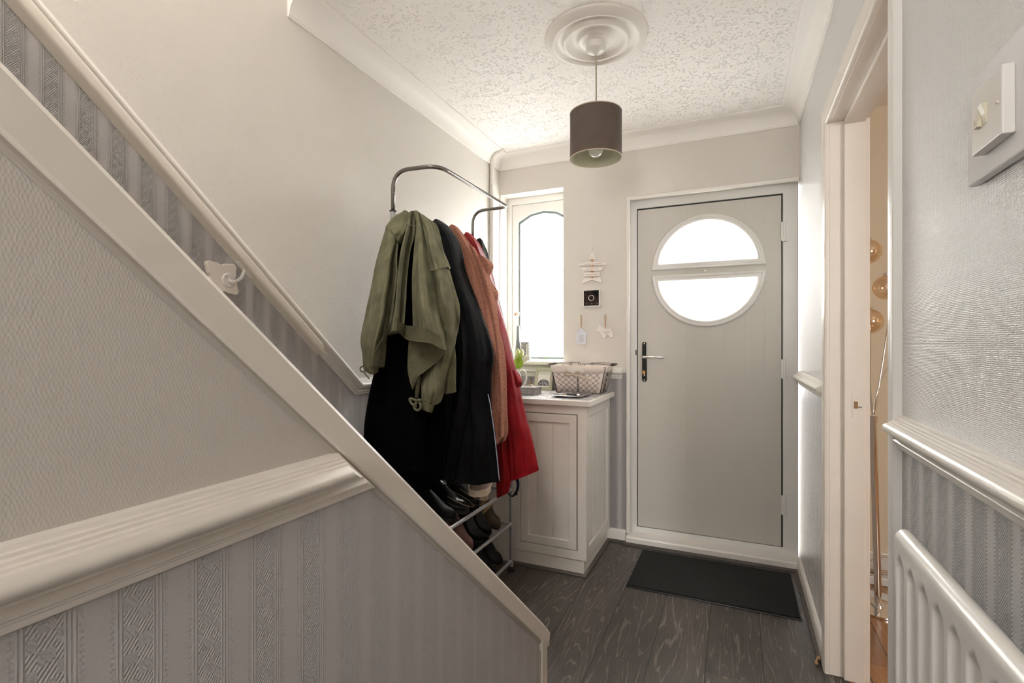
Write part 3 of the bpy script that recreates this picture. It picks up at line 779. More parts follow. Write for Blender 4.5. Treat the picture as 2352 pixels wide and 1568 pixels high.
# ------------------------------------------------------------------ door mat
bm = new(); box(bm, -.506, .268, 2.532, 3.012, 0, .005); dm = obj('doormat', bm, M['blackp'], bevel=.002); tag(dm, 'dark green-black rectangular doormat on the floor in front of the door', 'doormat')
bm = new(); NX, NY = 90, 56
g = [[bm.verts.new((-.500 + .762 * i / NX, 2.542 + .466 * j / NY, .0085 + .0016 * noise.noise(Vector((i * .9, j * .9, 0))))) for i in range(NX + 1)] for j in range(NY + 1)]
for j in range(NY):
    for i in range(NX): bm.faces.new((g[j][i], g[j][i + 1], g[j + 1][i + 1], g[j + 1][i]))
lo_ = [[bm.verts.new((v.co.x, v.co.y, .005)) for v in row] for row in (g[0], [rw[-1] for rw in g], g[-1][::-1], [rw[0] for rw in g][::-1])]
for row, top in zip(lo_, (g[0], [rw[-1] for rw in g], g[-1][::-1], [rw[0] for rw in g][::-1])):
    for i in range(len(row) - 1): bm.faces.new((row[i], row[i + 1], top[i + 1], top[i]))
obj('mat_pile', bm, M['mat'], dm, smooth='all')
bm = new(); tube(bm, [(.283, 2.205, .006), (.279, 2.212, .010), (.284, 2.220, .018), (.292, 2.222, .026)], lambda u: .0045 + .002 * math.sin(u * 9), 10, smooth=12)
tag(obj('rubber_stub', bm, M['twine'], smooth='all'), 'small tan curled scrap on the floor by the doorway frame', 'scrap')
# ------------------------------------------------------------------ cabinet
def boards(u0, u1, cuts, f0, f1, g=.003):
    pts = [(u0, f1), (u0, f0)]
    for c_ in cuts: pts += [(c_ - g, f0), (c_ - g * .3, f0 + (f1 - f0) * .55), (c_ + g * .3, f0 + (f1 - f0) * .55), (c_ + g, f0)]
    return pts + [(u1, f0), (u1, f1)]
cb = thing('cabinet', 'white panelled cabinet with a marbled top standing under the window', 'cabinet', (-1.0, 2.82, 0))
X0, X1, Y0, Y1 = -1.29, -.712, 2.545, 3.08
bm = new(); box(bm, X0, -.727, 2.552, Y1, 0, .086); obj('plinth', bm, M['cab'], cb, bevel=.002)
bm = new(); plate(bm, rect(X0, .083, X1, .893), [rect(-1.088, .129, -.760, .846)], (0, Y0, 0), (1, 0, 0), (0, 0, 1), (0, .02, 0)); obj('face_frame', bm, M['cab'], cb, bevel=.002)
bm = new(); box(bm, X0, X0 + .018, Y0 + .02, Y1, .083, .893); box(bm, X0, X1 - .02, Y1 - .02, Y1, .083, .893); box(bm, X0, X1 - .02, Y0 + .02, Y1, .083, .10); obj('carcass', bm, M['cab'], cb)
bm = new(); plate(bm, rect(Y0 + .0201, .083, Y1, .893), [rect(Y0 + .055, .145, Y1 - .055, .835)], (X1 - .02, 0, 0), (0, 1, 0), (0, 0, 1), (.02, 0, 0)); obj('side_frame', bm, M['cab'], cb, bevel=.002)
bm = new(); prism(bm, [(x, y, .14) for y, x in boards(Y0 + .05, Y1 - .05, (2.70, 2.81, 2.92), X1 - .009, X1 - .018)], (0, 0, .70)); obj('side_panel', bm, M['cab'], cb)
bm = new(); plate(bm, rect(-1.0845, .1325, -.7640, .8425), [rect(-1.038, .175, -.807, .798)], (0, Y0 - .001, 0), (1, 0, 0), (0, 0, 1), (0, .02, 0)); dd = obj('door', bm, M['cab'], cb, bevel=.002)
bm = new(); prism(bm, [(x, y, .171) for x, y in boards(-1.042, -.803, (-.990, -.898), Y0 + .009, Y0 + .017)], (0, 0, .631)); obj('door_panel', bm, M['cab'], dd)
bm = new(); box(bm, -.7632, -.7602, Y0 + .001, Y0 + .018, .14, .84); obj('hinge_strip', bm, M['brownd'], cb)
bm = new(); box(bm, X0 - .01, -.684, 2.522, Y1 + .012, .893, .922); obj('top', bm, M['cab'], cb, bevel=.003)
bm = new(); box(bm, X0, -.700, 2.545, Y1 + .008, .922, .9235); obj('top_sheet', bm, M['marble'], cb)
ZT = .9236

# ------------------------------------------------------------------ things on the cabinet
def lerp(a, b, t): return a + (b - a) * t
bk = thing('wire_basket', 'wire mesh basket with a cream cotton liner on the cabinet top', 'basket', (-.85, 2.95, ZT))
BB = [(-.985, 2.872), (-.722, 2.872), (-.722, 3.028), (-.985, 3.028)]
BT = [(-1.015, 2.847), (-.684, 2.847), (-.684, 3.045), (-1.015, 3.045)]
zb_, zt_ = ZT + .004, 1.083
def bpt(side, u, v, off=0.):
    a, b = BB[side], BB[(side + 1) % 4]; c_, d_ = BT[side], BT[(side + 1) % 4]
    p = Vector((lerp(lerp(a[0], b[0], u), lerp(c_[0], d_[0], u), v), lerp(lerp(a[1], b[1], u), lerp(c_[1], d_[1], u), v), lerp(zb_, zt_, v)))
    n = [Vector((0, -1, 0)), Vector((1, 0, 0)), Vector((0, 1, 0)), Vector((-1, 0, 0))][side]
    return p + n * off
bm = new()
for side, nc in ((0, 8), (1, 5), (2, 8), (3, 5)):
    rows = 5
    for i in range(-rows, nc):
        for sg in (1, -1):
            pts = []
            for k in range(rows + 1):
                u = (i + k + .5) / nc if sg > 0 else (nc - i - k - .5) / nc
                if -.02 <= u <= 1.02: pts.append(bpt(side, min(1, max(0, u)), k / rows, .0005))
            if len(pts) > 1: tube(bm, pts, .0009, 5)
obj('wire_mesh', bm, M['wire'], bk)
bm = new()
for side in range(4):
    tube(bm, [bpt(side, 0, 0), bpt(side, 0, 1)], .0022, 8); tube(bm, [bpt(side, 0, 0), bpt(side, 1, 0)], .0022, 8); tube(bm, [bpt(side, 0, 1), bpt(side, 1, 1)], .0020, 8)
    tube(bm, [bpt(side, .5, 0), bpt(side, .5, 1)], .0020, 8)
obj('wire_frame', bm, M['wire'], bk, smooth='all')
bm = new(); rr = []
for v, off in ((0.0, -.004), (.5, -.0025), (1.0, -.003)):
    ring = []
    for s in range(4):
        for k in range(10): ring.append(bpt(s, k / 10, v, off + .0015 * math.sin(k * 2.3 + s + v * 3)))
    rr.append(ring)
rr += [[p + Vector((0, 0, .004)) for p in rr[-1]]]
rings(bm, rr, caps=False); bm2 = bm
obj('liner', bm, M['liner'], bk, smooth='all', solid=.0015)
bm = new(); rr = []
for v, off in ((1.03, -.002), (1.035, .004), (.98, .0055), (.79, .006)):
    ring = []
    for s in range(4):
        for k in range(10): ring.append(bpt(s, k / 10, v, off + (.0012 * math.sin(k * 1.9 + s * 2) if v < .9 else 0)))
    rr.append(ring)
rings(bm, rr, caps=False); obj('liner_cuff', bm, M['liner'], bk, smooth='all', solid=.001)
for sgn, hx in ((1, -.815), (-1, -.895)):
    xe = -.660 if sgn > 0 else -1.035
    bm = new()
    for yy in (2.852, 3.040):
        tube(bm, [(hx + .008 * math.cos(a), yy, 1.094 + .008 * math.sin(a)) for a in [2 * PI * k / 16 for k in range(16)]], .0012, 6, closed=True)
    tube(bm, [(hx, 2.852, 1.100), (lerp(hx, xe, .5), 2.852, 1.103), (xe, 2.852, 1.098), (xe, 2.88, 1.096), (xe, 3.01, 1.096), (xe, 3.040, 1.098), (lerp(hx, xe, .5), 3.040, 1.103), (hx, 3.040, 1.100)], .0013, 6, smooth=50)
    hd = obj('handle', bm, M['wire'], bk, smooth='all')
    bm = new(); tube(bm, [(xe, 2.885, 1.096), (xe, 3.01, 1.096)], lambda u: .0055 + .0025 * math.sin(PI * u), 14, smooth=10); obj('grip', bm, M['brownd'], hd, smooth='all')
bm = new()
def strip(bm, pts, wdt):
    P = [Vector(p) for p in pts]
    prev = None
    for i, p in enumerate(P):
        dct = (P[min(i + 1, len(P) - 1)] - P[max(i - 1, 0)]).normalized(); s_ = dct.cross(Vector((0, 1, 0))).normalized() * wdt
        cur = (bm.verts.new(p + s_), bm.verts.new(p - s_), bm.verts.new(p - s_ + Vector((0, .0012, 0))), bm.verts.new(p + s_ + Vector((0, .0012, 0))))
        if prev:
            for k in range(4): bm.faces.new((prev[k], prev[(k + 1) % 4], cur[(k + 1) % 4], cur[k]))
        else: bm.faces.new(cur)
        prev = cur
    bm.faces.new(prev[::-1])
cx, cz = -.875, 1.043
strip(bm, catmull([(cx, 2.838, cz), (cx - .03, 2.832, cz + .014), (cx - .05, 2.836, cz + .004), (cx - .03, 2.840, cz - .006), (cx, 2.838, cz)], 14), .005)
strip(bm, catmull([(cx, 2.838, cz), (cx + .03, 2.832, cz + .016), (cx + .052, 2.836, cz + .006), (cx + .03, 2.840, cz - .004), (cx, 2.838, cz)], 14), .005)
strip(bm, catmull([(cx, 2.837, cz), (cx + .04, 2.843, cz - .014), (cx + .085, 2.850, cz - .024), (cx + .09, 2.852, cz - .05)], 10), .005)
strip(bm, catmull([(cx, 2.837, cz), (cx - .03, 2.845, cz - .010), (cx - .055, 2.851, cz - .02)], 8), .005)
obj('ribbon_bow', bm, M['ribbon'], bk, smooth='all')
lb = bm = new(); box(bm, -.912, -.812, 2.8395, 2.8405, 1.050, 1.077); obj('label_card', bm, M['paper'], bk, bevel=.0003)

ty = thing('metal_tray', 'square silver tray holding keys at the front of the cabinet top', 'tray', (-.84, 2.72, ZT))
bm = new()
def rsq(x0, x1, y0, y1, z, c_=.01):
    return [(x0 + c_, y0, z), (x1 - c_, y0, z), (x1, y0 + c_, z), (x1, y1 - c_, z), (x1 - c_, y1, z), (x0 + c_, y1, z), (x0, y1 - c_, z), (x0, y0 + c_, z)]
rings(bm, [rsq(-.905, -.775, 2.63, 2.81, ZT + .0005), rsq(-.932, -.752, 2.605, 2.836, ZT + .0125), rsq(-.930, -.754, 2.607, 2.834, ZT + .0135), rsq(-.903, -.777, 2.632, 2.808, ZT + .0022)])
obj('tray_dish', bm, M['tin'], ty, smooth=True, angle=30)
lt = thing('lighter', 'small black lighter lying in the silver tray', 'lighter', (-.83, 2.70, ZT + .003))
bm = new(); tube(bm, [(-.865, 2.690, ZT + .0105), (-.808, 2.698, ZT + .0105)], .0075, 12); obj('lighter_body', bm, M['blackp'], lt, smooth=True)
bm = new(); tube(bm, [(-.8078, 2.698, ZT + .0105), (-.793, 2.700, ZT + .0105)], .0072, 12); obj('lighter_cap', bm, M['chrome'], lt, smooth=True)
for k, (kx, ky, lab) in enumerate(((-.893, 2.70, 'bunch of keys at the left of the silver tray'), (-.872, 2.775, 'second bunch of keys, at the back of the silver tray by the basket'))):
    kt = thing('keys', lab, 'keys', (kx, ky, ZT + .003), group=None)
    bm = new(); tube(bm, [(kx + .011 * math.cos(a), ky + .011 * math.sin(a), ZT + .010 + .004 * math.sin(a)) for a in [2 * PI * q / 18 for q in range(18)]], .0009, 6, closed=True); obj('ring', bm, M['chrome'], kt, smooth='all')
    for q in range(3):
        a = 1.2 * q + k; bm = new(); c0 = Vector((kx + .013 * math.cos(a), ky + .013 * math.sin(a), ZT + .0065 + .003 * q)); e = Vector((math.cos(a + .3), math.sin(a + .3), .05))
        lathe(bm, c0, [(.0001, -.0008), (.0075, -.0008), (.0075, .0008), (.0001, .0008)], 14); tube(bm, [c0, c0 + e * .026], .0016, 6); obj('key', bm, M['tin'] if q else M['brass'], kt)

tb = thing('trinket_box', 'pierced tin trinket tray at the left end of the cabinet top', 'tray', (-1.13, 2.735, ZT))
bx0, bx1, by0, by1, bz = -1.20, -1.058, 2.67, 2.80, .041
def diamonds(n, L, h, m=.012):
    out = []
    for i in range(n):
        for j in range(2):
            u = m + (L - 2 * m) * (i + .5) / n; v = h * (.33 + .34 * j); d1 = (L - 2 * m) / n * .36; d2 = h * .14
            out.append([(u - d1, v), (u, v - d2), (u + d1, v), (u, v + d2)])
    return out
bm = new(); plate(bm, rect(0, 0, bx1 - bx0, bz), diamonds(9, bx1 - bx0, bz), (bx0, by0, ZT), (1, 0, 0), (0, 0, 1), (0, .0015, 0)); plate(bm, rect(0, 0, bx1 - bx0, bz), diamonds(9, bx1 - bx0, bz), (bx0, by1 - .0015, ZT), (1, 0, 0), (0, 0, 1), (0, .0015, 0))
plate(bm, rect(0, 0, by1 - by0, bz), diamonds(8, by1 - by0, bz), (bx1 - .0015, by0, ZT), (0, 1, 0), (0, 0, 1), (.0015, 0, 0)); plate(bm, rect(0, 0, by1 - by0, bz), diamonds(8, by1 - by0, bz), (bx0, by0, ZT), (0, 1, 0), (0, 0, 1), (.0015, 0, 0))
obj('pierced_sides', bm, M['tin'], tb)
bm = new(); tube(bm, [(bx0, by0, ZT + bz), (bx1, by0, ZT + bz), (bx1, by1, ZT + bz), (bx0, by1, ZT + bz)], .0018, 6, closed=True); obj('rim', bm, M['tin'], tb)
bm = new(); box(bm, bx0 + .003, bx1 - .003, by0 + .003, by1 - .003, ZT + .0005, ZT + .030); obj('tray_base', bm, M['jug'], tb)
st = thing('incense_holder', 'pale stone cone holder with an orange incense cone in the pierced tray', 'incense holder', (-1.10, 2.73, ZT + .03))
bm = new(); lathe(bm, (-1.098, 2.725, ZT + .0305), [(.001, 0), (.028, 0), (.029, .012), (.024, .018), (.0001, .018)], 24); obj('dish', bm, M['stone'], st, smooth=True)
bm = new(); box(bm, -1.111, -1.086, 2.713, 2.738, ZT + .0485, ZT + .056); obj('block', bm, M['stone'], st, bevel=.002)
bm = new(); tube(bm, [(-1.103, 2.728, ZT + .056), (-1.103, 2.728, ZT + .082)], lambda u: .005 * (1 - u) + .0005, 12, smooth=4); obj('incense_cone', bm, M['cone'], st, smooth='all')
bm = new(); lathe(bm, (-1.150, 2.73, ZT + .0305), [(.001, 0), (.018, 0), (.024, .012), (.022, .012), (.001, .004)], 24)
tag(obj('dish', bm, M['jug'], smooth=True), 'tiny white dish beside the incense holder in the pierced tray', 'dish')

fr = thing('photo_frame', 'sage green picture frame leaning at the back of the cabinet top', 'picture frame', (-1.13, 3.0, ZT))
TL, TR, BL, BR = at(1229.8, 845, 3.035), at(1268.8, 846, 3.035), at(1226, 893.5, 3.0), at(1267, 895, 3.0)
BL.z = BR.z = ZT + .001; TL.z = TR.z = (TL.z + TR.z) / 2; TL.x = BL.x; TR.x = BR.x
U = (BR - BL); Wd = U.length; U.normalize(); V = (TL - BL); Hh = V.length; V.normalize(); Nn = U.cross(V)
bm = new(); plate(bm, rect(0, 0, Wd, Hh), [rect(.019, .020, Wd - .019, Hh - .020)], BL, U, V, -Nn * .012); fb = obj('frame_border', bm, M['frame'], fr, bevel=.001)
bm = new(); plate(bm, rect(.015, .016, Wd - .015, Hh - .016), [], BL - Nn * .006, U, V, -Nn * .003); pr_ = obj('print', bm, M['paper'], fr)
bm = new(); n = 20; cxx = Wd * .5
dome = [(cxx - (Wd - .046) / 2, .028), (cxx + (Wd - .046) / 2, .028)] + [(cxx + (Wd - .046) / 2 * math.cos(PI * k / n), .034 + .036 * math.sin(PI * k / n) ** .8) for k in range(0, n + 1)]
plate(bm, dome, [], BL - Nn * .0055, U, V, -Nn * .0004)
mm = mat('printed_pebbles', (.1, .1, .1), .6); t = NT(mm); vv = t.n('ShaderNodeTexVoronoi'); t.l(t.pos(), vv.inputs['Vector']); vv.inputs['Scale'].default_value = 120
t.base(t.ramp(vv.outputs['Distance'], [(.35, (.04, .04, .045)), (.9, (.4, .38, .4))])); obj('pebble_picture', bm, mm, pr_)
ang = math.atan2(-Nn.z, -Nn.y) if False else 0
text('ADVENTURE 2020', .0075, BL + U * (Wd / 2) + V * (Hh - .034) - Nn * .0048, (math.atan2(V.z, V.y), 0, 0), M['inkg'], pr_)

jg = thing('jug', 'white china jug holding tulips on the cabinet top, mostly behind the red coat', 'jug', (-1.255, 2.86, ZT))
bm = new(); lathe(bm, (-1.255, 2.86, ZT), [(.0001, 0), (.034, 0), (.040, .02), (.042, .06), (.036, .10), (.033, .12), (.038, .143), (.036, .143), (.031, .12), (.033, .09), (.0001, .01)], 32); obj('jug_body', bm, M['jug'], jg, smooth=True, angle=60)
bm = new(); tube(bm, [(-1.222, 2.86, ZT + .118), (-1.205, 2.86, ZT + .130), (-1.185, 2.86, ZT + .118), (-1.180, 2.86, ZT + .085), (-1.195, 2.86, ZT + .045), (-1.216, 2.86, ZT + .030)], .0055, 10, smooth=24); obj('handle', bm, M['jug'], jg, smooth='all')
def petals(bm, c, r, hgt, axis, n=5, open_=.0):
    axis = Vector(axis).normalized(); a0 = axis.orthogonal().normalized(); b0 = axis.cross(a0)
    prof_ = [(0.0, .25), (.15, .8), (.4, 1.), (.7, .82 + open_), (.92, .35 + open_), (1., .05 + open_)]
    rr = []
    for s_, w_ in prof_:
        rr.append([Vector(c) + axis * hgt * s_ + (a0 * math.cos(q) + b0 * math.sin(q)) * r * w_ * (1 + .10 * math.cos(q * n)) for q in [2 * PI * k / 20 for k in range(20)]])
    rings(bm, rr)
tul = [((1174, 822), (1174, 803), 'first'), ((1188, 825), (1190, 803), 'b'), ((1201, 829), (1212, 818), 'c'), ((1197, 820), (1199, 806), 'd')]
labs = ['green-white tulip bud closest to the red coat', 'tall pale green tulip bud rising in the middle of the jug', 'open white tulip leaning right over the cabinet top', 'small cream tulip bud just in front of the patterned mug']
for (b_, t_, _), lab in zip(tul, labs):
    pb, pt = at(b_[0], b_[1], 2.84), at(t_[0], t_[1], 2.84)
    tt = thing('tulip', lab, 'flower', tuple(pb), group=None)
    bm = new(); petals(bm, pb, .0165 if 'white tulip' in lab else .0135, (pt - pb).length + .012, pt - pb); obj('petals', bm, M['tulip'] if 'white tulip' in lab else M['bud'], tt, smooth='all')
    bm = new(); tube(bm, [(-1.25, 2.86, ZT + .10), (lerp(-1.25, pb.x, .5), 2.85, ZT + .15), pb], .0022, 8, smooth=10); obj('stem', bm, M['leaf'], tt, smooth='all')
    bm = new(); lf = [Vector((-1.245, 2.852, ZT + .12)), Vector((lerp(-1.245, pb.x, .45) + .008, 2.842, ZT + .155)), pb + Vector((-.006, -.008, -.004)), pb + Vector((.008, -.010, .016))]
    P = catmull(lf, 12); prev = None
    for i, p in enumerate(P):
        w_ = .015 * math.sin(PI * min(1, (i + .6) / 11.6)) + .0004; s_ = Vector((w_, 0, 0))
        cur = [bm.verts.new(p - s_), bm.verts.new(p + Vector((0, .004, 0))), bm.verts.new(p + s_)]
        if prev:
            for k in range(2): bm.faces.new((prev[k], prev[k + 1], cur[k + 1], cur[k]))
        prev = cur
    obj('leaf', bm, M['leaf'], tt, smooth='all', solid=.0008)

# window sill
vs = thing('vase', 'slim grey bottle vase on the window sill', 'vase', (-1.365, 3.16, 1.106))
bm = new(); lathe(bm, (-1.365, 3.16, 1.1062), [(.0001, 0), (.022, 0), (.023, .03), (.018, .09), (.0125, .15), (.011, .20), (.0095, .236), (.008, .236), (.007, .2), (.0001, .02)], 28); obj('vase_body', bm, M['vase'], vs, smooth=True, angle=60)
ob = thing('orchid', 'single pale pink flower standing in the slim grey vase', 'flower', (-1.365, 3.16, 1.2))
bm = new(); tube(bm, [(-1.365, 3.16, 1.20), (-1.364, 3.16, 1.36), (-1.372, 3.155, 1.43)], .0016, 8, smooth=12); obj('stem', bm, M['leaf'], ob, smooth='all')
bm = new(); pc = at(1187, 721, 3.15)
for k in range(5):
    a = 2 * PI * k / 5 + .4; e = Vector((math.cos(a), -.25, math.sin(a))); ball(bm, pc + e * .013, .011, 12, .008)
obj('petals', bm, mat('pale_pink_petal', (.85, .68, .62), .5), ob, smooth='all')
bm = new(); ball(bm, pc + Vector((-.004, -.010, 0)), .005, 10); obj('flower_centre', bm, mat('rust_petal', (.45, .18, .12), .5), ob, smooth='all')
mg = thing('mug', 'grey mug with a pale leaf-stem pattern on the window sill', 'mug', (-1.307, 3.155, 1.106))
mc = Vector((-1.307, 3.155, 1.1062)); mr = .034
bm = new(); lathe(bm, mc, [(.0001, 0), (mr - .003, 0), (mr, .004), (mr, .124), (mr - .002, .126), (mr - .004, .124), (mr - .004, .008), (.0001, .006)], 40); obj('mug_body', bm, mat('grey_stoneware', (.12, .12, .105), .35), mg, smooth=True, angle=50)
bm = new(); cp = M['jug']
def onmug(a, z): return mc + Vector((math.cos(a) * (mr + .0002), math.sin(a) * (mr + .0002), z))
for s_ in range(6):
    a0 = -PI / 2 - .45 + s_ * PI / 3
    tube(bm, [onmug(a0, .012), onmug(a0, .112)], .0009, 6)
    for r_ in range(5):
        for sg in (-1, 1):
            zc2 = .024 + r_ * .0205; ac = a0 + sg * .25
            tube(bm, [onmug(ac + .20 * math.cos(q) * sg, zc2 + .0085 * math.sin(q) + .004 * math.cos(q)) for q in [2 * PI * k / 16 for k in range(16)]], .0008, 5, closed=True)
obj('leaf_pattern', bm, cp, mg, smooth='all')
bm = new(); tube(bm, [mc + Vector((-mr, 0, .100)), mc + Vector((-mr - .022, 0, .095)), mc + Vector((-mr - .026, 0, .06)), mc + Vector((-mr, 0, .03))], .0045, 10, smooth=16); obj('handle', bm, M['jug'], mg, smooth='all')
gb = thing('glass_bottle', 'small clear glass house ornament at the middle of the window sill', 'ornament', (-1.17, 3.16, 1.106))
bm = new(); prism(bm, [(-1.192, 3.15, 1.1065), (-1.150, 3.15, 1.1065), (-1.150, 3.15, 1.150), (-1.171, 3.15, 1.172), (-1.192, 3.15, 1.150)], (0, .02, 0)); obj('glass_body', bm, M['clear'], gb)
bm = new(); tube(bm, [(-1.171, 3.16, 1.172), (-1.171, 3.16, 1.182)], .003, 8); obj('stopper', bm, M['clear'], gb)

# ------------------------------------------------------------------ hangings on the front wall
def zp(o, k, pts, Y): return [at(o[0] + x / k, o[1] + y / k, Y) for x, y in pts]
sg_ = thing('star_hanging', 'white wooden star sign in slats with copper beads on the wall', 'wall hanging', tuple(at(1359, 650, 3.09)))
K = ((1310, 550), 14.25)
plq = [([(725, 385), (595, 635), (840, 625)], 'Friends', .0075, (720, 578)),
       ([(215, 805), (500, 745), (880, 730), (1225, 770), (1180, 830), (265, 860)], 'are like stars, they come and go,', .0088, (740, 795)),
       ([(325, 905), (1110, 900), (1010, 1010), (430, 1025)], 'but the ones that stay', .0090, (715, 958)),
       ([(450, 1080), (955, 1070), (970, 1185), (430, 1205)], 'are the ones that glow', .0090, (705, 1132)),
       ([(425, 1275), (985, 1240), (1005, 1415), (700, 1310), (390, 1440)], None, 0, None)]
for pts, tx, size, tp in plq:
    P = zp(*K, pts, 3.086)
    bm = new(); prism(bm, P, (0, .007, 0)); o = obj('slat', bm, M['woodw'], sg_, bevel=.0006)
    if tx: text(tx, size, at(K[0][0] + tp[0] / 14.25, K[0][1] + tp[1] / 14.25, 3.0855), (R(90), 0, 0), M['ink'], o)
for by in (688, 873, 1047, 1220):
    bm = new(); ball(bm, at(1310 + 712 / 14.25, 550 + by / 14.25, 3.0885), .0066, 16); obj('bead', bm, M['copper'], sg_, smooth='all')
bm = new(); tube(bm, [at(1361, 550 + 1300 / 14.25, 3.089), at(1361, 578, 3.089), at(1361.2, 568, 3.092), at(1362.5, 562, 3.097)], .0012, 6)
obj('string', bm, M['ribbon'], sg_)
bm = new(); ball(bm, at(1362, 567, 3.092), .004, 10, .006); obj('knot', bm, M['paper'], sg_, smooth='all')

th_ = thing('thermostat', 'square black glass thermostat with a round dial on the wall', 'thermostat', tuple(at(1360, 704, 3.08)))
a_, b_ = at(1341.5, 704, 3.085), at(1378, 665.5, 3.085)
bm = new(); box(bm, a_.x - .003, b_.x + .004, 3.074, YF, a_.z - .006, b_.z + .003); obj('back_case', bm, M['whitep'], th_, bevel=.006, seg=3)
bm = new(); box(bm, a_.x + .002, b_.x - .004, 3.071, 3.0745, a_.z + .004, b_.z - .002); obj('glass_front', bm, M['blackg'], th_, bevel=.005, seg=3)
dc = at(1358.2, 684, 3.071)
bm = new(); tube(bm, [dc + Vector((.0165 * math.cos(q), -.001, .0165 * math.sin(q))) for q in [2 * PI * k / 40 for k in range(40)]], .0022, 8, closed=True); obj('dial_ring', bm, M['chrome'], th_, smooth='all')
bm = new(); lathe(bm, dc, [(.0001, -.002), (.0145, -.002), (.0155, 0)], 32, 'y'); obj('dial', bm, M['blackg'], th_, smooth=True)
for ix in (1347, 1358.7, 1371.5):
    ic = at(ix, 697, 3.0705); bm = new(); tube(bm, [ic + Vector((.0045 * math.cos(q), 0, .0045 * math.sin(q))) for q in [2 * PI * k / 20 for k in range(20)]], .0006, 5, closed=True)
    tube(bm, [ic + Vector((-.002, 0, 0)), ic + Vector((0, 0, .002)), ic + Vector((.002, 0, -.001))], .0005, 5); obj('touch_icon', bm, mat('grey_print', (.25, .26, .26), .5), th_)
text('hive', .0055, at(1346.5, 669.5, 3.0703), (R(90), 0, 0), M['inkg'], th_)

K1 = ((1150, 680), 6.03)
hh = thing('house_tag', 'pale blue wooden house sign hanging on twine left of the dog sign', 'wall hanging', tuple(at(1334, 788, 3.09)))
bm = new(); prism(bm, zp(*K1, [(1048, 660), (1046, 535), (1036, 528), (1060, 497), (1060, 470), (1072, 470), (1072, 486), (1115, 443), (1207, 530), (1188, 540), (1188, 660)], 3.088), (0, .007, 0)); o = obj('house_board', bm, M['woodb'], hh, bevel=.0006)
for k, tx in enumerate(('A HOUSE', 'IS NOT', 'A HOME', 'WITHOUT', 'A DOG')):
    text(tx, .0078, at(1150 + 1114 / 6.03, 680 + (550 + k * 19) / 6.03, 3.0875), (R(90), 0, 0), M['inkg'], o)
def loop(par, p0, p1, w_):
    bm = new(); a = at(*p0, 3.092); b = at(*p1, 3.090)
    tube(bm, [b, Vector((a.x - w_, a.y, lerp(a.z, b.z, .2))), a, Vector((a.x + w_, a.y, lerp(a.z, b.z, .2))), b], .0018, 7, smooth=24); obj('twine_loop', bm, M['twine'], par, smooth='all')
loop(hh, (1334.9, 724), (1334.9, 753), .004)
dg = thing('dog_tag', 'white wooden dog-shaped sign hanging on twine beside the door frame', 'wall hanging', tuple(at(1390, 776, 3.09)))
bm = new(); prism(bm, zp(*K1, [(1320, 470), (1335, 455), (1355, 432), (1352, 402), (1364, 386), (1376, 400), (1386, 394), (1398, 418), (1440, 452), (1500, 460), (1508, 440), (1520, 432), (1535, 452), (1530, 475), (1550, 500), (1558, 530), (1555, 570), (1510, 572), (1502, 548), (1482, 535), (1462, 545), (1450, 575), (1410, 578), (1388, 532), (1368, 500), (1345, 495), (1325, 487)], 3.088), (0, .007, 0)); o = obj('dog_board', bm, M['woodw'], dg, bevel=.0006)
for k, tx in enumerate(('ALL YOU NEED', 'IS LOVE AND', 'A DOG')):
    text(tx, .0068, at(1150 + 1465 / 6.03, 680 + (490 + k * 15) / 6.03, 3.0875), (R(90), 0, 0), M['inkg'], o)
loop(dg, (1390.5, 723), (1390.3, 753), .005)

# ------------------------------------------------------------------ floor lamp in the next room
fl = thing('floor_lamp', 'chrome floor lamp with amber glass globes seen through the doorway', 'lamp', (.60, 2.83, 0))
bm = new(); lathe(bm, (.60, 2.83, 0), [(.0001, .012), (.135, .012), (.14, .010), (.14, .002), (.0001, .001)][::-1], 64); obj('base', bm, M['chrome'], fl, smooth=True)
bm = new(); tube(bm, [(.600, 2.80, .012), (.574, 2.765, .87)], .0145, 20); lathe(bm, (.600, 2.80, .011), [(.030, 0), (.026, .01), (.0125, .016)], 24); obj('pole', bm, M['chrome'], fl, smooth=True)
bm = new(); tube(bm, [(.5745, 2.765, .862), (.5738, 2.764, .892)], .017, 20); obj('collar', bm, M['chrome'], fl, smooth=True)
g_ = [at(1992, 578, 2.76), at(2037, 660, 2.80), at(1996, 738, 2.74), at(2075, 790, 2.85)]
for k, gc in enumerate(g_):
    mid = Vector((.574 + (.02 if k in (1, 3) else -.012), 2.764, 1.02))
    bm = new(); tube(bm, [(.574, 2.764, .88), mid, Vector((lerp(mid.x, gc.x, .55) + (.03 if k in (1, 3) else -.0), gc.y, lerp(1.10, gc.z, .75))), gc + Vector((.0, 0, .005))], .0038, 8, smooth=24); obj('arm', bm, M['chrome'], fl, smooth='all')
    bm = new(); ball(bm, gc, .056, 32)
    gm = obj('glass_globe', bm, M['amber'], fl, smooth='all')
    bm = new(); lathe(bm, gc + Vector((0, 0, .050)), [(.0001, 0), (.016, 0), (.014, .016), (.0001, .018)], 16); obj('globe_cap', bm, M['chrome'], fl, smooth=True)
ex = thing('extension_lead', 'tangled white extension lead on the floor behind the chrome lamp', 'cable', (.68, 3.08, 0))
bm = new(); box(bm, .60, .86, 3.06, 3.11, .001, .04); obj('socket_strip', bm, M['whitep'], ex, bevel=.004)
bm = new(); tube(bm, [(.56, 3.02, .01), (.62, 3.05, .05), (.70, 3.04, .09), (.78, 3.10, .05), (.72, 3.16, .02), (.62, 3.14, .07), (.70, 3.12, .13), (.80, 3.15, .11), (.85, 3.2, .02)], .004, 8, smooth=60); obj('cord', bm, M['solew'], ex, smooth='all')
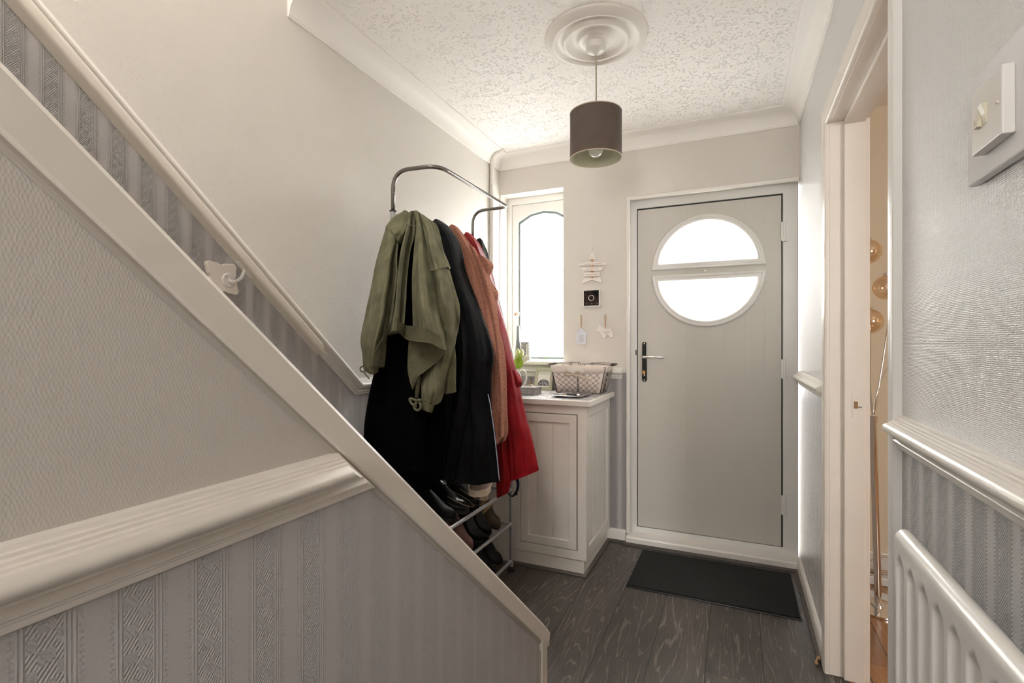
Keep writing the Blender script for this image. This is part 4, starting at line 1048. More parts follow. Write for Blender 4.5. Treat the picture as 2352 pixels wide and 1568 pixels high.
bm = new(); tube(bm, [(.74, 3.1, .06), (.70, 3.07, .075), (.66, 3.09, .06)], .006, 8, smooth=10); obj('plug', bm, M['brass'], ex, smooth='all')

# ------------------------------------------------------------------ coat and shoe rack
rk = thing('coat_rack', 'grey tubular steel coat rack with shoe shelves along the left wall', 'coat rack', (-1.22, 2.09, 0))
XBk, XFr, YN, YFa = -1.335, -1.10, 1.745, 2.455
bm = new()
def bend(a, b, c_, n=7):
    a, b, c_ = Vector(a), Vector(b), Vector(c_); return [a * (1 - u) ** 2 + b * 2 * u * (1 - u) + c_ * u * u for u in [k / n for k in range(n + 1)]]
ZTp = 1.955
pts = [(XBk, YN, 1.76)] + bend((XBk, YN, 1.875), (XBk, YN, ZTp), (XBk + .075, YN + .005, ZTp)) + bend((-1.185, YN + .012, ZTp), (-1.125, YN + .015, ZTp), (-1.12, YN + .085, ZTp)) + bend((-1.12, YFa - .045, ZTp), (-1.12, YFa, ZTp), (-1.165, YFa, ZTp)) + bend((XBk + .075, YFa, ZTp), (XBk, YFa, ZTp), (XBk, YFa, 1.875)) + [(XBk, YFa, 1.76)]
tube(bm, pts, .0088, 16); obj('top_rail', bm, M['steel'], rk, smooth='all')
for yy in (YN, YFa):
    bm = new(); tube(bm, [(XBk, yy, .02), (XBk, yy, 1.782)], .0120, 16); obj('back_post', bm, M['silver'], rk, smooth=True)
    bm = new(); tube(bm, [(XBk, yy, 1.782), (XBk, yy, 1.788)], .0148, 16); obj('black_clip', bm, M['blackp'], rk)
    bm = new(); tube(bm, [(XFr, yy, .02), (XFr, yy, .492)], .0108, 16); obj('front_post', bm, M['silver'], rk, smooth=True)
    for xx in (XBk, XFr):
        bm = new(); lathe(bm, (xx, yy, 0), [(.001, .0), (.019, .0), (.020, .006), (.013, .018), (.012, .026), (.0001, .026)], 20); obj('foot', bm, M['blackp'], rk, smooth=True, angle=50)
bm = new(); tube(bm, [(XBk, YN, 1.70), (XBk, YFa, 1.70)], .008, 12); obj('hook_bar', bm, M['steel'], rk, smooth=True)
HK = [1.85, 2.03, 2.16, 2.29, 2.40]
for yy in HK:
    bm = new(); tube(bm, [(XBk + .008, yy, 1.70), (XBk + .045, yy, 1.69), (XBk + .062, yy, 1.72), (XBk + .055, yy, 1.75)], .004, 8, smooth=12); obj('hook', bm, M['steel'], rk, smooth='all')
SH = (.440, .256, .055)
for z in SH:
    for xx, zz in ((XFr, z), (XBk, z)):
        bm = new(); tube(bm, [(xx, YN, zz), (xx, YFa, zz)], .0090, 14); obj('shelf_rail', bm, M['silver'], rk, smooth=True)
    for xx in (-1.175, -1.255):
        bm = new(); tube(bm, [(xx, YN, z - .004), (xx, YFa, z - .004)], .0035, 8); obj('shelf_wire', bm, M['silver'], rk, smooth=True)
    for yy in (YN, YFa):
        bm = new(); tube(bm, [(XFr, yy, z - .004), (XBk, yy, z - .004)], .0070, 12); obj('shelf_end', bm, M['silver'], rk, smooth=True)

def shoe(name, label, cat, x, y, z, rot=0., L=.26, W=.088, H=.075, shaft=0., upper='leather', sole='rubber', solet=.014, lean=0., roll=0., stitch=None, group=None, strap=None):
    root = thing(name, label, cat, (0, 0, 0), group)
    base = ORIGIN[root.name] = Vector((0, 0, 0))
    wp = lambda s: W / 2 * (.62 + .38 * math.sin(PI * min(1, s * 1.25) * .5) if s < .5 else 1.0 if s < .72 else math.sqrt(max(.02, 1 - ((s - .72) / .285) ** 2)))
    wpf = lambda s: (W / 2) * (0.72 if s < .08 else .78) * (1 if s > .04 else .8) if s < .3 else W / 2 * (.78 + .22 * min(1, (s - .3) / .3)) if s < .68 else W / 2 * math.sqrt(max(.03, 1 - ((s - .68) / .325) ** 2))
    hp = lambda s: H * (1.0 if s < .38 else max(.42, 1 - (s - .38) * 1.55) if s < .8 else .42 * math.sqrt(max(.05, 1 - ((s - .8) / .215) ** 2)) + .04)
    N = 18; ss = [k / N for k in range(N + 1)]
    bm = new(); rr = []
    for s in ss:
        w_ = wpf(s) + .004; xx = L * (1 - s) * -1 + L * 0 
        xx = -L + L * s
        heel = 0.0
        rr.append([(xx, -w_, 0), (xx, w_, 0), (xx, w_ + .001, solet), (xx, -w_ - .001, solet)])
    rings(bm, rr); so = obj('sole', bm, M[sole], root, smooth=True, angle=40)
    bm = new(); rr = []
    for s in ss:
        w_ = wpf(s); h_ = hp(s); xx = -L + L * s * .985 + .002
        ring = [(xx, w_ * math.cos(a) * (1 - .18 * max(0, math.sin(a)) ** 2), solet - .002 + h_ * max(0, math.sin(a)) ** .8) for a in [PI * k / 12 for k in range(13)]]
        rr.append(ring)
    rings(bm, rr); u = obj('upper', bm, M[upper], root, smooth=True, angle=70)
    if shaft:
        bm = new(); rr = []
        for k in range(9):
            q = k / 8; zz = solet + H * .55 + (shaft) * q; cx_ = -L * .80 + L * .03 * q + .006 * math.sin(q * 9)
            rr.append([(cx_ + L * (.19 - .02 * q) * math.cos(a), (W * .40 + .004 * math.sin(q * 11 + a)) * math.sin(a), zz) for a in [2 * PI * j / 20 for j in range(20)]])
        rr.append([(lerp(p[0], -L * .77, .12), p[1] * .88, p[2] - .002) for p in rr[-1]]); rr.append([(lerp(p[0], -L * .77, .1), p[1] * .85, p[2] - .05) for p in rr[-2]])
        rings(bm, rr); obj('shaft', bm, M[upper], root, smooth=True, angle=60)
    else:
        bm = new(); zz = solet + H * 1.0
        rings(bm, [[(-L * .74 + L * .20 * r0 * math.cos(a), W * .30 * r0 * math.sin(a), zz + dz - .028 * L / .26 * (math.cos(a) * .5 + .5) * .5) for a in [2 * PI * j / 20 for j in range(20)]] for r0, dz in ((1.12, -.012), (1.06, .004), (.92, .003), (.8, -.02))]); obj('collar', bm, M[upper], root, smooth='all')
    if stitch:
        bm = new(); tube(bm, [(-L * .40 + L * .36 * math.cos(a) + .03, wpf(.62) * .74 * math.sin(a), solet + H * (.50 - .14 * math.cos(a)) * .86) for a in [-1.9 + 3.8 * k / 20 for k in range(21)]], .0016, 6); obj('stitching', bm, M[stitch], root)
    if strap:
        for q in (.45, .58):
            bm = new(); xx = -L + L * q
            rings(bm, [[(xx + dx, wpf(q) * 1.04 * math.cos(a), solet + (hp(q) + .003) * max(0, math.sin(a)) ** .8) for a in [PI * k / 12 for k in range(13)]] for dx in (-.008, .008)], caps=False); obj('strap', bm, M[strap], root, solid=.002)
    root.location = (x, y, z); root.rotation_euler = (roll, lean, rot)
    return root
xf = -1.115
T = .40
xt = -1.118
shoe('shoe', 'dull black shoe on the top shelf, closest to the stair string', 'shoe', xt, 1.790, SH[0] + .006, .05, upper='leather2', H=.07, L=.26, lean=.30)
shoe('boot', 'black leather ankle boot on the top shelf between black shoes', 'boot', xt, 1.895, SH[0] + .006, .0, upper='leather2', shaft=.07, L=.25, lean=.25)
shoe('shoe', 'black leather shoe with tan stitching on the top shelf, nearer the stairs', 'shoe', xt, 2.005, SH[0] + .006, .1, upper='leather', stitch='stitch', H=.085, W=.1, lean=.28)
shoe('shoe', 'black leather shoe with tan stitching on the top shelf, nearer the cabinet', 'shoe', xt, 2.115, SH[0] + .006, -.05, upper='leather', stitch='stitch', H=.085, W=.1, lean=.28)
shoe('trainer', 'taupe trainer with a thick cream sole at the cabinet end of the top shelf', 'shoe', xt - .01, 2.225, SH[0] + .006, 0, upper='taupe', sole='solew', solet=.028, strap='solew', H=.08, lean=.1)
shoe('trainer', 'taupe trainer lying on top of the black shoes just under the black coat hem', 'shoe', -1.02, 1.91, SH[0] + .118, -1.25, upper='taupe', sole='solew', solet=.028, H=.09, L=.24)
for k_, (yy_, zz_, up_, lab_) in enumerate(((1.965, 1, 'brownl', 'brown leather boot on the middle shelf, nearer the stairs'), (2.055, 1, 'brownl', 'brown leather boot on the middle shelf beside the black boots'),
        (2.155, 1, 'leather', 'shiny black boot on the middle shelf next to the brown boots'), (2.250, 1, 'leather', 'shiny black boot on the middle shelf, second from the cabinet end'), (2.355, 1, 'brownd', 'worn dark brown boot at the cabinet end of the middle shelf'))):
    shoe('boot', lab_, 'boot', xt - .012, yy_, SH[1] - .004, 0, upper=up_, shaft=.07, H=.085, W=.084, L=.255, lean=.62, strap='stitch' if up_ == 'brownd' else None)
shoe('shoe', 'grey shoe with dark straps on the bottom shelf', 'shoe', xt, 2.150, SH[2] + .004, 0, upper='greyshoe', sole='solew', strap='leather', H=.09, W=.1, L=.25, lean=.45)
shoe('shoe', 'black shoe on the bottom shelf beside the grey shoe', 'shoe', xt, 2.255, SH[2] + .004, 0, upper='leather2', sole='brownd', H=.085, L=.25, lean=.5)
shoe('boot', 'black boot at the cabinet end of the bottom shelf', 'boot', xt, 2.358, SH[2] + .004, 0, upper='leather2', sole='brownd', shaft=.06, H=.09, W=.1, L=.25, lean=.5)
shoe('shoe', 'black shoe on the bottom shelf, half hidden behind the stair string', 'shoe', xt, 2.045, SH[2] + .004, 0, upper='leather2', H=.085, L=.25, lean=.5)
shoe('trainer', 'orange trainer with a dark strap tucked below the middle shoe shelf', 'shoe', -1.150, 2.105, SH[2] + .085, 0, upper='orange', strap='leather', H=.07, W=.085, L=.22, lean=.55)


# ------------------------------------------------------------------ coats
def drape(name, rows, m, parent, thick=.05, nu=40, nv=60, fold=.010, freq=5., seed=0, wr=.003, dy=0.):
    """cloth sheet through rows of control points, folded and closed at the back"""
    R_ = [catmull([at(p[0], p[1], p[2] * YS) for p in row], nu) for row in rows]
    cols = [catmull([r[i] for r in R_], nv) for i in range(nu)]
    bm = new(); F = []
    ulen = (cols[-1][nv // 2] - cols[0][nv // 2]).length
    for j in range(nv):
        v = j / (nv - 1); row = []
        for i in range(nu):
            u = i / (nu - 1); p = cols[i][j].copy()
            e = math.sin(PI * u) ** .5
            g = min(1., .25 + v * 1.1)
            n1 = noise.noise(Vector((u * freq + seed * 7.1 + v * .9, v * 1.3 + seed, seed * 3.3)))
            n2 = noise.noise(Vector((u * freq * 2.3 + seed * 3.1, v * 4.0 + seed * 5., 1.7 * seed + 9)))
            p.y += dy - (n1 * fold * 2.4 * g + n2 * wr * 2.2) * e
            row.append(p)
        F.append(row)
    fv = [[bm.verts.new(p) for p in row] for row in F]
    bv = []
    for j, row in enumerate(F):
        v = j / (nv - 1); r2 = []
        for i, p in enumerate(row):
            u = i / (nu - 1)
            if i in (0, nu - 1) or j == 0: r2.append(fv[j][i]); continue
            w_ = math.sin(PI * u) ** .55 * min(1, .3 + v * 3)
            r2.append(bm.verts.new(p + Vector((0, thick * w_ + .004, 0))))
        bv.append(r2)
    for j in range(nv - 1):
        for i in range(nu - 1):
            bm.faces.new((fv[j][i], fv[j][i + 1], fv[j + 1][i + 1], fv[j + 1][i]))
            q = [bv[j][i], bv[j + 1][i], bv[j + 1][i + 1], bv[j][i + 1]]; q = list(dict.fromkeys(q))
            if len(q) > 2: 
                try: bm.faces.new(q)
                except ValueError: pass
    loop_ = [fv[-1][i] for i in range(nu)] + [bv[-1][i] for i in range(nu - 2, 0, -1)]
    try: bm.faces.new(loop_)
    except ValueError: pass
    return obj(name, bm, m, parent, smooth=True, angle=70)
def band(name, top, bot, m, parent, Yo=-.006, **kw):
    k = dict(thick=.004, nu=30, nv=6, fold=.0, wr=.0015); k.update(kw)
    return drape(name, [[(x, y, Y + Yo) for x, y, Y in top], [(lerp(a[0], b[0], .5), lerp(a[1], b[1], .5), lerp(a[2], b[2], .5) + Yo) for a, b in zip(top, bot)], [(x, y, Y + Yo) for x, y, Y in bot]], m, parent, **k)
def cordpx(name, pts, r_, m, parent, n=24):
    bm = new(); tube(bm, [at(p[0], p[1], p[2] * YS) for p in pts], r_, 7, smooth=n); return obj(name, bm, m, parent, smooth='all')

# olive jacket
YS = .95
g = thing('jacket', 'olive green twill jacket with tied cuffs, the front one on the coat rack', 'jacket', tuple(at(945, 900, 1.7)))
body = [[(938, 488, 1.84), (942, 485, 1.835), (947, 484, 1.84), (950, 484, 1.84), (954, 483, 1.83), (958, 484, 1.825), (962, 489, 1.84)],
        [(931, 515, 1.80), (938, 516, 1.775), (946, 517, 1.79), (951, 519, 1.80), (958, 520, 1.765), (965, 522, 1.755), (972, 527, 1.80)],
        [(915, 575, 1.83), (924, 575, 1.725), (935, 576, 1.745), (943, 577, 1.95), (952, 577, 1.715), (967, 577, 1.700), (981, 576, 1.745)],
        [(906, 640, 1.82), (916, 641, 1.685), (928, 641, 1.71), (939, 641, 1.97), (948, 640, 1.685), (970, 640, 1.66), (991, 636, 1.71)],
        [(898, 700, 1.80), (912, 700, 1.655), (925, 700, 1.69), (938, 700, 1.97), (949, 700, 1.665), (975, 702, 1.635), (1001, 700, 1.69)],
        [(891, 743, 1.78), (909, 735, 1.645), (922, 745, 1.68), (936, 750, 1.85), (950, 752, 1.66), (985, 757, 1.625), (1009, 748, 1.64)],
        [(885, 771, 1.71), (907, 759, 1.645), (918, 765, 1.68), (931, 777, 1.72), (947, 782, 1.66), (985, 787, 1.625), (1021, 804, 1.63)]]
bl_ = [[(a[0] + (5 if 1 < i < 6 else 1), a[1], a[2]) if k == 0 else (a[0] - (2 if i > 1 else 0), a[1], a[2] + (.035 if k == 2 and i > 0 else 0)) for k, a in enumerate(r_[:3])] for i, r_ in enumerate(body)]
br_ = [[(a[0], a[1], a[2] + (.03 if k == 0 and i > 0 else 0)) if k else (a[0] - 2, a[1], a[2] + (.03 if i > 0 else 0)) for k, a in enumerate(r_[4:])] for i, r_ in enumerate(body)]
bc_ = [[(r_[2][0] - 3, r_[2][1], 1.86 if i > 1 else 1.84), (r_[3][0], r_[3][1], 1.90 if i > 1 else 1.85), (r_[4][0] + 4, r_[4][1], 1.86 if i > 1 else 1.84)] for i, r_ in enumerate(body)]
drape('back_panel', bl_, M['green'], g, thick=.05, nu=34, nv=60, fold=.003, seed=1, wr=.003)
drape('back_panel', br_, M['green'], g, thick=.06, nu=40, nv=60, fold=.004, seed=31, wr=.004)
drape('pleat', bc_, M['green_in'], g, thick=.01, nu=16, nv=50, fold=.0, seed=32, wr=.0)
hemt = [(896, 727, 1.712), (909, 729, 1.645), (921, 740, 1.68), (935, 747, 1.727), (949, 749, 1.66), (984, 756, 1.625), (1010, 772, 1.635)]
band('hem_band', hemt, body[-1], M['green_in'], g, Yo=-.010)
ls = [[(886, 523, 1.79), (895, 527, 1.76), (903, 536, 1.75), (910, 548, 1.755), (913, 558, 1.78)],
      [(864, 599, 1.745), (875, 598, 1.70), (886, 598, 1.68), (896, 598, 1.685), (900, 594, 1.75)],
      [(852, 660, 1.715), (864, 660, 1.665), (877, 660, 1.645), (890, 660, 1.65), (896, 655, 1.74)],
      [(838, 725, 1.69), (851, 725, 1.64), (865, 725, 1.62), (882, 722, 1.625), (890, 712, 1.72)],
      [(828, 778, 1.655), (842, 780, 1.62), (855, 782, 1.605), (868, 782, 1.615), (880, 769, 1.70)],
      [(832, 815, 1.66), (843, 818, 1.63), (853, 820, 1.615), (864, 818, 1.62), (877, 802, 1.665)],
      [(834, 842, 1.665), (843, 844, 1.64), (851, 846, 1.63), (860, 845, 1.635), (870, 841, 1.66)]]
drape('sleeve', ls, M['green'], g, thick=.06, nu=34, nv=70, fold=.008, freq=4, seed=2, wr=.005)
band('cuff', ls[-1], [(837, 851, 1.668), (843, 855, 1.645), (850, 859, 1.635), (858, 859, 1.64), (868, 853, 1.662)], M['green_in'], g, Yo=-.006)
yk = [[(924, 486, 1.84), (928, 483, 1.84), (932, 483, 1.84), (938, 487, 1.84)],
      [(905, 497, 1.82), (915, 498, 1.795), (926, 499, 1.79), (936, 506, 1.80)],
      [(888, 517, 1.80), (902, 521, 1.765), (915, 525, 1.755), (929, 531, 1.765)],
      [(887, 525, 1.795), (899, 532, 1.76), (909, 543, 1.75), (922, 545, 1.765)],
      [(905, 540, 1.77), (908, 548, 1.762), (911, 555, 1.758), (914, 560, 1.765)]]
drape('yoke', yk, M['green'], g, thick=.04, nu=34, nv=40, fold=.008, freq=3, seed=3, wr=.005)
sh_ = [[(961, 487, 1.84), (965, 489, 1.83), (969, 493, 1.835), (974, 499, 1.85)],
       [(971, 520, 1.79), (980, 516, 1.77), (988, 515, 1.78), (994, 522, 1.82)],
       [(981, 575, 1.745), (990, 570, 1.72), (1001, 568, 1.73), (1010, 569, 1.78)],
       [(989, 622, 1.72), (1003, 619, 1.695), (1017, 615, 1.70), (1029, 613, 1.75)]]
drape('shoulder', sh_, M['green'], g, thick=.05, nu=34, nv=50, fold=.005, freq=3, seed=4, wr=.004)
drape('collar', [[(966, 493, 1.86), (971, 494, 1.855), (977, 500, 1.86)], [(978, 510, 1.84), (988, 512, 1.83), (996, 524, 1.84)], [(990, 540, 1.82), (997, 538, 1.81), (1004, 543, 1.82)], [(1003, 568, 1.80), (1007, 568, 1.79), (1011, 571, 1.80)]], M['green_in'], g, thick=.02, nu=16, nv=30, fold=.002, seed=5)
rs = [[(989, 622, 1.73), (1003, 619, 1.70), (1017, 615, 1.705), (1030, 614, 1.755)],
      [(996, 662, 1.76), (1010, 658, 1.675), (1025, 655, 1.68), (1039, 655, 1.74)],
      [(1000, 705, 1.76), (1015, 702, 1.655), (1032, 700, 1.665), (1047, 700, 1.73)],
      [(1000, 745, 1.76), (1017, 745, 1.70), (1033, 743, 1.68), (1045, 742, 1.73)],
      [(985, 785, 1.76), (1003, 785, 1.73), (1022, 782, 1.70), (1040, 780, 1.73)],
      [(970, 828, 1.75), (990, 828, 1.73), (1012, 828, 1.70), (1032, 828, 1.72)],
      [(967, 862, 1.72), (984, 864, 1.69), (1003, 864, 1.68), (1021, 862, 1.71)],
      [(968, 895, 1.685), (980, 898, 1.66), (996, 900, 1.655), (1011, 900, 1.685)],
      [(968, 919, 1.685), (977, 922, 1.665), (987, 926, 1.66), (998, 930, 1.68)]]
drape('sleeve', rs, M['green'], g, thick=.07, nu=36, nv=80, fold=.008, freq=4, seed=6, wr=.005)
band('cuff', rs[-1], [(969, 940, 1.687), (976, 943, 1.668), (984, 946, 1.665), (992, 948, 1.68)], M['green_in'], g, Yo=-.006)
drape('placket', [[(959, 864, 1.68), (962, 862, 1.675), (966, 861, 1.68)], [(955, 888, 1.68), (958, 888, 1.675), (962, 888, 1.68)], [(952, 912, 1.68), (955, 914, 1.675), (959, 915, 1.68)]], M['green_in'], g, thick=.012, nu=12, nv=20, fold=.0, seed=7)
fp = [[(939, 776, 1.70), (965, 780, 1.685), (995, 787, 1.68), (1020, 804, 1.67)],
      [(937, 810, 1.70), (960, 812, 1.685), (984, 814, 1.68), (1008, 826, 1.67)],
      [(936, 845, 1.69), (948, 848, 1.675), (962, 850, 1.67), (975, 853, 1.668)],
      [(940, 871, 1.68), (946, 874, 1.672), (952, 872, 1.668), (959, 866, 1.668)],
      [(947, 894, 1.675), (947.6, 894, 1.673), (948.2, 892, 1.672), (949, 889, 1.67)]]
drape('turned_hem', fp, M['green_in'], g, thick=.02, nu=36, nv=50, fold=.004, freq=4, seed=8, wr=.003)
cordpx('hem_edge', [(885, 771, 1.700), (895, 763, 1.66), (907, 759, 1.635), (918, 765, 1.67), (931, 777, 1.71), (947, 782, 1.65), (985, 787, 1.615), (1005, 796, 1.64), (1021, 804, 1.66), (1008, 826, 1.66), (975, 853, 1.658), (959, 866, 1.658), (949, 889, 1.662)], .0012, M['green_seam'], g, 80)
drape('front_flap', [[(1033, 790, 1.75), (1039, 785, 1.745), (1043, 787, 1.75)], [(1026, 835, 1.745), (1036, 835, 1.735), (1045, 835, 1.745)], [(1016, 868, 1.745), (1031, 869, 1.73), (1045.5, 868, 1.745)], [(1010, 905, 1.745), (1029, 904, 1.73), (1047, 900, 1.745)]], M['green_in'], g, thick=.02, nu=20, nv=40, fold=.003, seed=9)
cordpx('seam', [(887, 523, 1.782), (899, 531, 1.75), (908, 543, 1.742), (914, 559, 1.757)], .0016, M['green_seam'], g)
cordpx('seam', [(934, 515, 1.772), (948, 518, 1.765), (961, 521, 1.748), (973, 530, 1.79)], .0016, M['green_seam'], g)
cordpx('seam', [(990, 622, 1.712), (1003, 619, 1.684), (1017, 615, 1.69), (1029, 613, 1.745)], .0014, M['green_seam'], g)
cordpx('seam', [(883, 768, 1.66), (874, 785, 1.605), (862, 805, 1.602), (852, 830, 1.607)], .0012, M['green_seam'], g)
for pts in ([(960, 922, 1.665), (950, 917, 1.66), (941, 916, 1.66), (946, 927, 1.658), (957, 934, 1.655)], [(958, 920, 1.66), (965, 926, 1.655), (966, 937, 1.655), (958, 942, 1.655), (951, 934, 1.655), (957, 924, 1.652)], [(955, 922, 1.655), (962, 918, 1.652), (967, 920, 1.655)]):
    cordpx('tie', pts, .0052, M['green_seam'], g, 20)
for pts in ([(836, 840, 1.655), (828, 844, 1.655), (829, 852, 1.65), (837, 853, 1.65), (836, 843, 1.65)], [(836, 852, 1.65), (840, 860, 1.645), (848, 869, 1.64)]):
    cordpx('tie', pts, .0032, M['green_seam'], g, 18)

# long black coat under the olive jacket
YS = .975
k1 = thing('coat', 'long plain black coat hanging lowest, behind and below the olive jacket', 'coat', tuple(at(930, 1080, 1.75)))
ba = [[(905, 560, 1.83), (920, 555, 1.82), (935, 555, 1.81), (950, 555, 1.81), (965, 560, 1.83)],
      [(890, 650, 1.80), (910, 650, 1.78), (930, 650, 1.77), (955, 650, 1.77), (980, 650, 1.79)],
      [(880, 745, 1.75), (900, 742, 1.74), (925, 742, 1.74), (950, 745, 1.745), (985, 750, 1.77)],
      [(872, 800, 1.725), (895, 800, 1.715), (920, 800, 1.72), (950, 800, 1.73), (1000, 800, 1.765)],
      [(858, 860, 1.70), (885, 862, 1.69), (915, 862, 1.70), (955, 862, 1.72), (1015, 860, 1.76)],
      [(845, 920, 1.68), (880, 925, 1.665), (920, 925, 1.68), (960, 925, 1.71), (1022, 920, 1.755)],
      [(836, 985, 1.668), (875, 990, 1.65), (925, 990, 1.665), (965, 990, 1.70), (1022, 985, 1.75)],
      [(838, 1040, 1.665), (880, 1045, 1.645), (930, 1045, 1.66), (968, 1040, 1.69), (1018, 1040, 1.75)],
      [(850, 1140, 1.665), (895, 1142, 1.645), (940, 1140, 1.66), (968, 1128, 1.69), (1008, 1108, 1.745)]]
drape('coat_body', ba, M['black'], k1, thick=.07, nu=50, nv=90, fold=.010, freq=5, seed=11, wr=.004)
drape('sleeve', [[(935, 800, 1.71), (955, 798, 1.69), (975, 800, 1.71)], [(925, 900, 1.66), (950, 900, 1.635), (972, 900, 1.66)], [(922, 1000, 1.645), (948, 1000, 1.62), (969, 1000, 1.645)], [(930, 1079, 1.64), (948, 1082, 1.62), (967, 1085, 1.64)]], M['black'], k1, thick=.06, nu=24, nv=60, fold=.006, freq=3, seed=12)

# black coat with the pale edge
YS = 1.0
k2 = thing('coat', 'black cotton coat with a pale piped front edge, between the olive and terracotta ones', 'coat', tuple(at(1070, 1110, 1.95)))
bb = [[(990, 512, 2.04), (997, 504, 2.04), (1004, 503, 2.04), (1013, 508, 2.05)],
      [(990, 530, 2.00), (1003, 522, 1.98), (1016, 518, 1.985), (1029, 521, 2.02)],
      [(998, 565, 1.96), (1018, 560, 1.93), (1036, 556, 1.94), (1050, 558, 1.99)],
      [(1012, 625, 1.92), (1032, 622, 1.89), (1049, 620, 1.90), (1063, 620, 1.96)],
      [(1020, 700, 1.89), (1048, 700, 1.86), (1074, 700, 1.87), (1096, 704, 1.93)],
      [(1010, 785, 1.86), (1050, 783, 1.835), (1090, 781, 1.85), (1124, 781, 1.91)],
      [(1000, 825, 1.85), (1048, 825, 1.825), (1092, 822, 1.84), (1131, 822, 1.905)],
      [(998, 870, 1.84), (1045, 868, 1.82), (1088, 866, 1.835), (1126, 865, 1.90)],
      [(994, 930, 1.83), (1040, 930, 1.81), (1084, 930, 1.83), (1125, 931, 1.90)],
      [(990, 995, 1.825), (1040, 995, 1.805), (1090, 993, 1.825), (1134, 992, 1.895)],
      [(988, 1055, 1.82), (1040, 1052, 1.80), (1092, 1050, 1.82), (1141, 1045, 1.89)],
      [(985, 1092, 1.82), (1035, 1106, 1.80), (1090, 1114, 1.82), (1147, 1106, 1.89)]]
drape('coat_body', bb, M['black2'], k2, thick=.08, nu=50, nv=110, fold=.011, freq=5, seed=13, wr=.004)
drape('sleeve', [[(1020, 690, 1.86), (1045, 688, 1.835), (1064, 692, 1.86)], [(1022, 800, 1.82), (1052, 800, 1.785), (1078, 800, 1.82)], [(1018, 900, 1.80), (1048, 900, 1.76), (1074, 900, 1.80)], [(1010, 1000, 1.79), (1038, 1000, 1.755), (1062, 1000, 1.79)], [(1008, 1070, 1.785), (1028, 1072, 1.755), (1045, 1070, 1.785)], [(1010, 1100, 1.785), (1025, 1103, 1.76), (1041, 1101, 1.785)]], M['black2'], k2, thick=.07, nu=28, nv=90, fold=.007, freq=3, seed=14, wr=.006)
cordpx('piping', [(1121, 905, 1.895), (1127, 935, 1.893), (1135, 992, 1.888), (1141, 1045, 1.883), (1147, 1104, 1.883)], .0018, mat('pale_blue_piping', (.45, .46, .62), .5), k2, 30)
cordpx('eyelet', [(1006 + 2.6 * math.cos(a), 1087.5 + 2.6 * math.sin(a), 1.772) for a in [2 * PI * k / 12 for k in range(13)]], .0012, M['chrome'], k2, 24)
cordpx('collar_seam', [(1005, 556, 1.925), (1016, 549, 1.92), (1030, 545, 1.93), (1044, 544, 1.96)], .0010, M['navy'], k2)

# terracotta teddy coat
k3 = thing('coat', 'terracotta teddy fleece coat with a wide collar', 'coat', tuple(at(1135, 1010, 2.05)))
tc = [[(1028, 524, 2.18), (1035, 516, 2.175), (1042, 516, 2.175), (1049, 521, 2.185)],
      [(1040, 552, 2.14), (1050, 546, 2.11), (1061, 546, 2.11), (1073, 554, 2.15)],
      [(1050, 590, 2.11), (1067, 588, 2.07), (1085, 590, 2.07), (1104, 598, 2.12)],
      [(1060, 630, 2.09), (1080, 630, 2.045), (1100, 632, 2.045), (1119, 634, 2.10)],
      [(1068, 665, 2.08), (1088, 665, 2.03), (1108, 666, 2.03), (1128, 665, 2.09)],
      [(1078, 700, 2.07), (1098, 700, 2.02), (1116, 698, 2.02), (1134, 697, 2.08)],
      [(1092, 755, 2.06), (1108, 755, 2.01), (1124, 754, 2.01), (1139, 754, 2.07)],
      [(1104, 800, 2.05), (1119, 798, 2.0), (1134, 796, 2.0), (1147, 794, 2.06)],
      [(1112, 850, 2.04), (1126, 848, 1.99), (1140, 846, 1.99), (1152, 845, 2.05)],
      [(1108, 930, 2.03), (1124, 930, 1.98), (1141, 930, 1.98), (1156, 931, 2.05)],
      [(1113, 992, 2.03), (1128, 995, 1.98), (1144, 995, 1.98), (1157, 992, 2.05)],
      [(1126, 1022, 2.04), (1133, 1024, 2.0), (1140, 1020, 2.0), (1147, 1013, 2.05)]]
drape('coat_body', tc, M['teddy'], k3, thick=.09, nu=44, nv=120, fold=.008, freq=5, seed=15, wr=.004)
drape('lapel', [[(1096, 584, 2.09), (1107, 587, 2.07), (1119, 594, 2.09)], [(1106, 606, 2.07), (1119, 605, 2.045), (1132, 611, 2.075)], [(1113, 622, 2.07), (1117, 628, 2.055), (1121, 632, 2.07)]], M['teddy'], k3, thick=.03, nu=20, nv=24, fold=.003, seed=16)
drape('lapel', [[(1119, 640, 2.08), (1127, 649, 2.065), (1135, 662, 2.08)], [(1124, 668, 2.06), (1133, 671, 2.04), (1143, 674, 2.065)], [(1131, 691, 2.06), (1134, 694, 2.05), (1137, 694, 2.06)]], M['teddy'], k3, thick=.03, nu=20, nv=24, fold=.003, seed=17)
drape('front_edge', [[(1076, 560, 2.10), (1082, 562, 2.085), (1089, 568, 2.10)], [(1100, 620, 2.045), (1108, 620, 2.02), (1117, 625, 2.045)], [(1122, 700, 2.015), (1129, 700, 1.995), (1136, 702, 2.015)], [(1140, 800, 2.0), (1144, 800, 1.985), (1149, 800, 2.01)], [(1147, 900, 1.99), (1151, 900, 1.975), (1156, 900, 2.0)], [(1147, 1004, 1.99), (1151, 1006, 1.98), (1155, 1003, 2.0)]], M['teddy'], k3, thick=.03, nu=16, nv=90, fold=.002, seed=18)

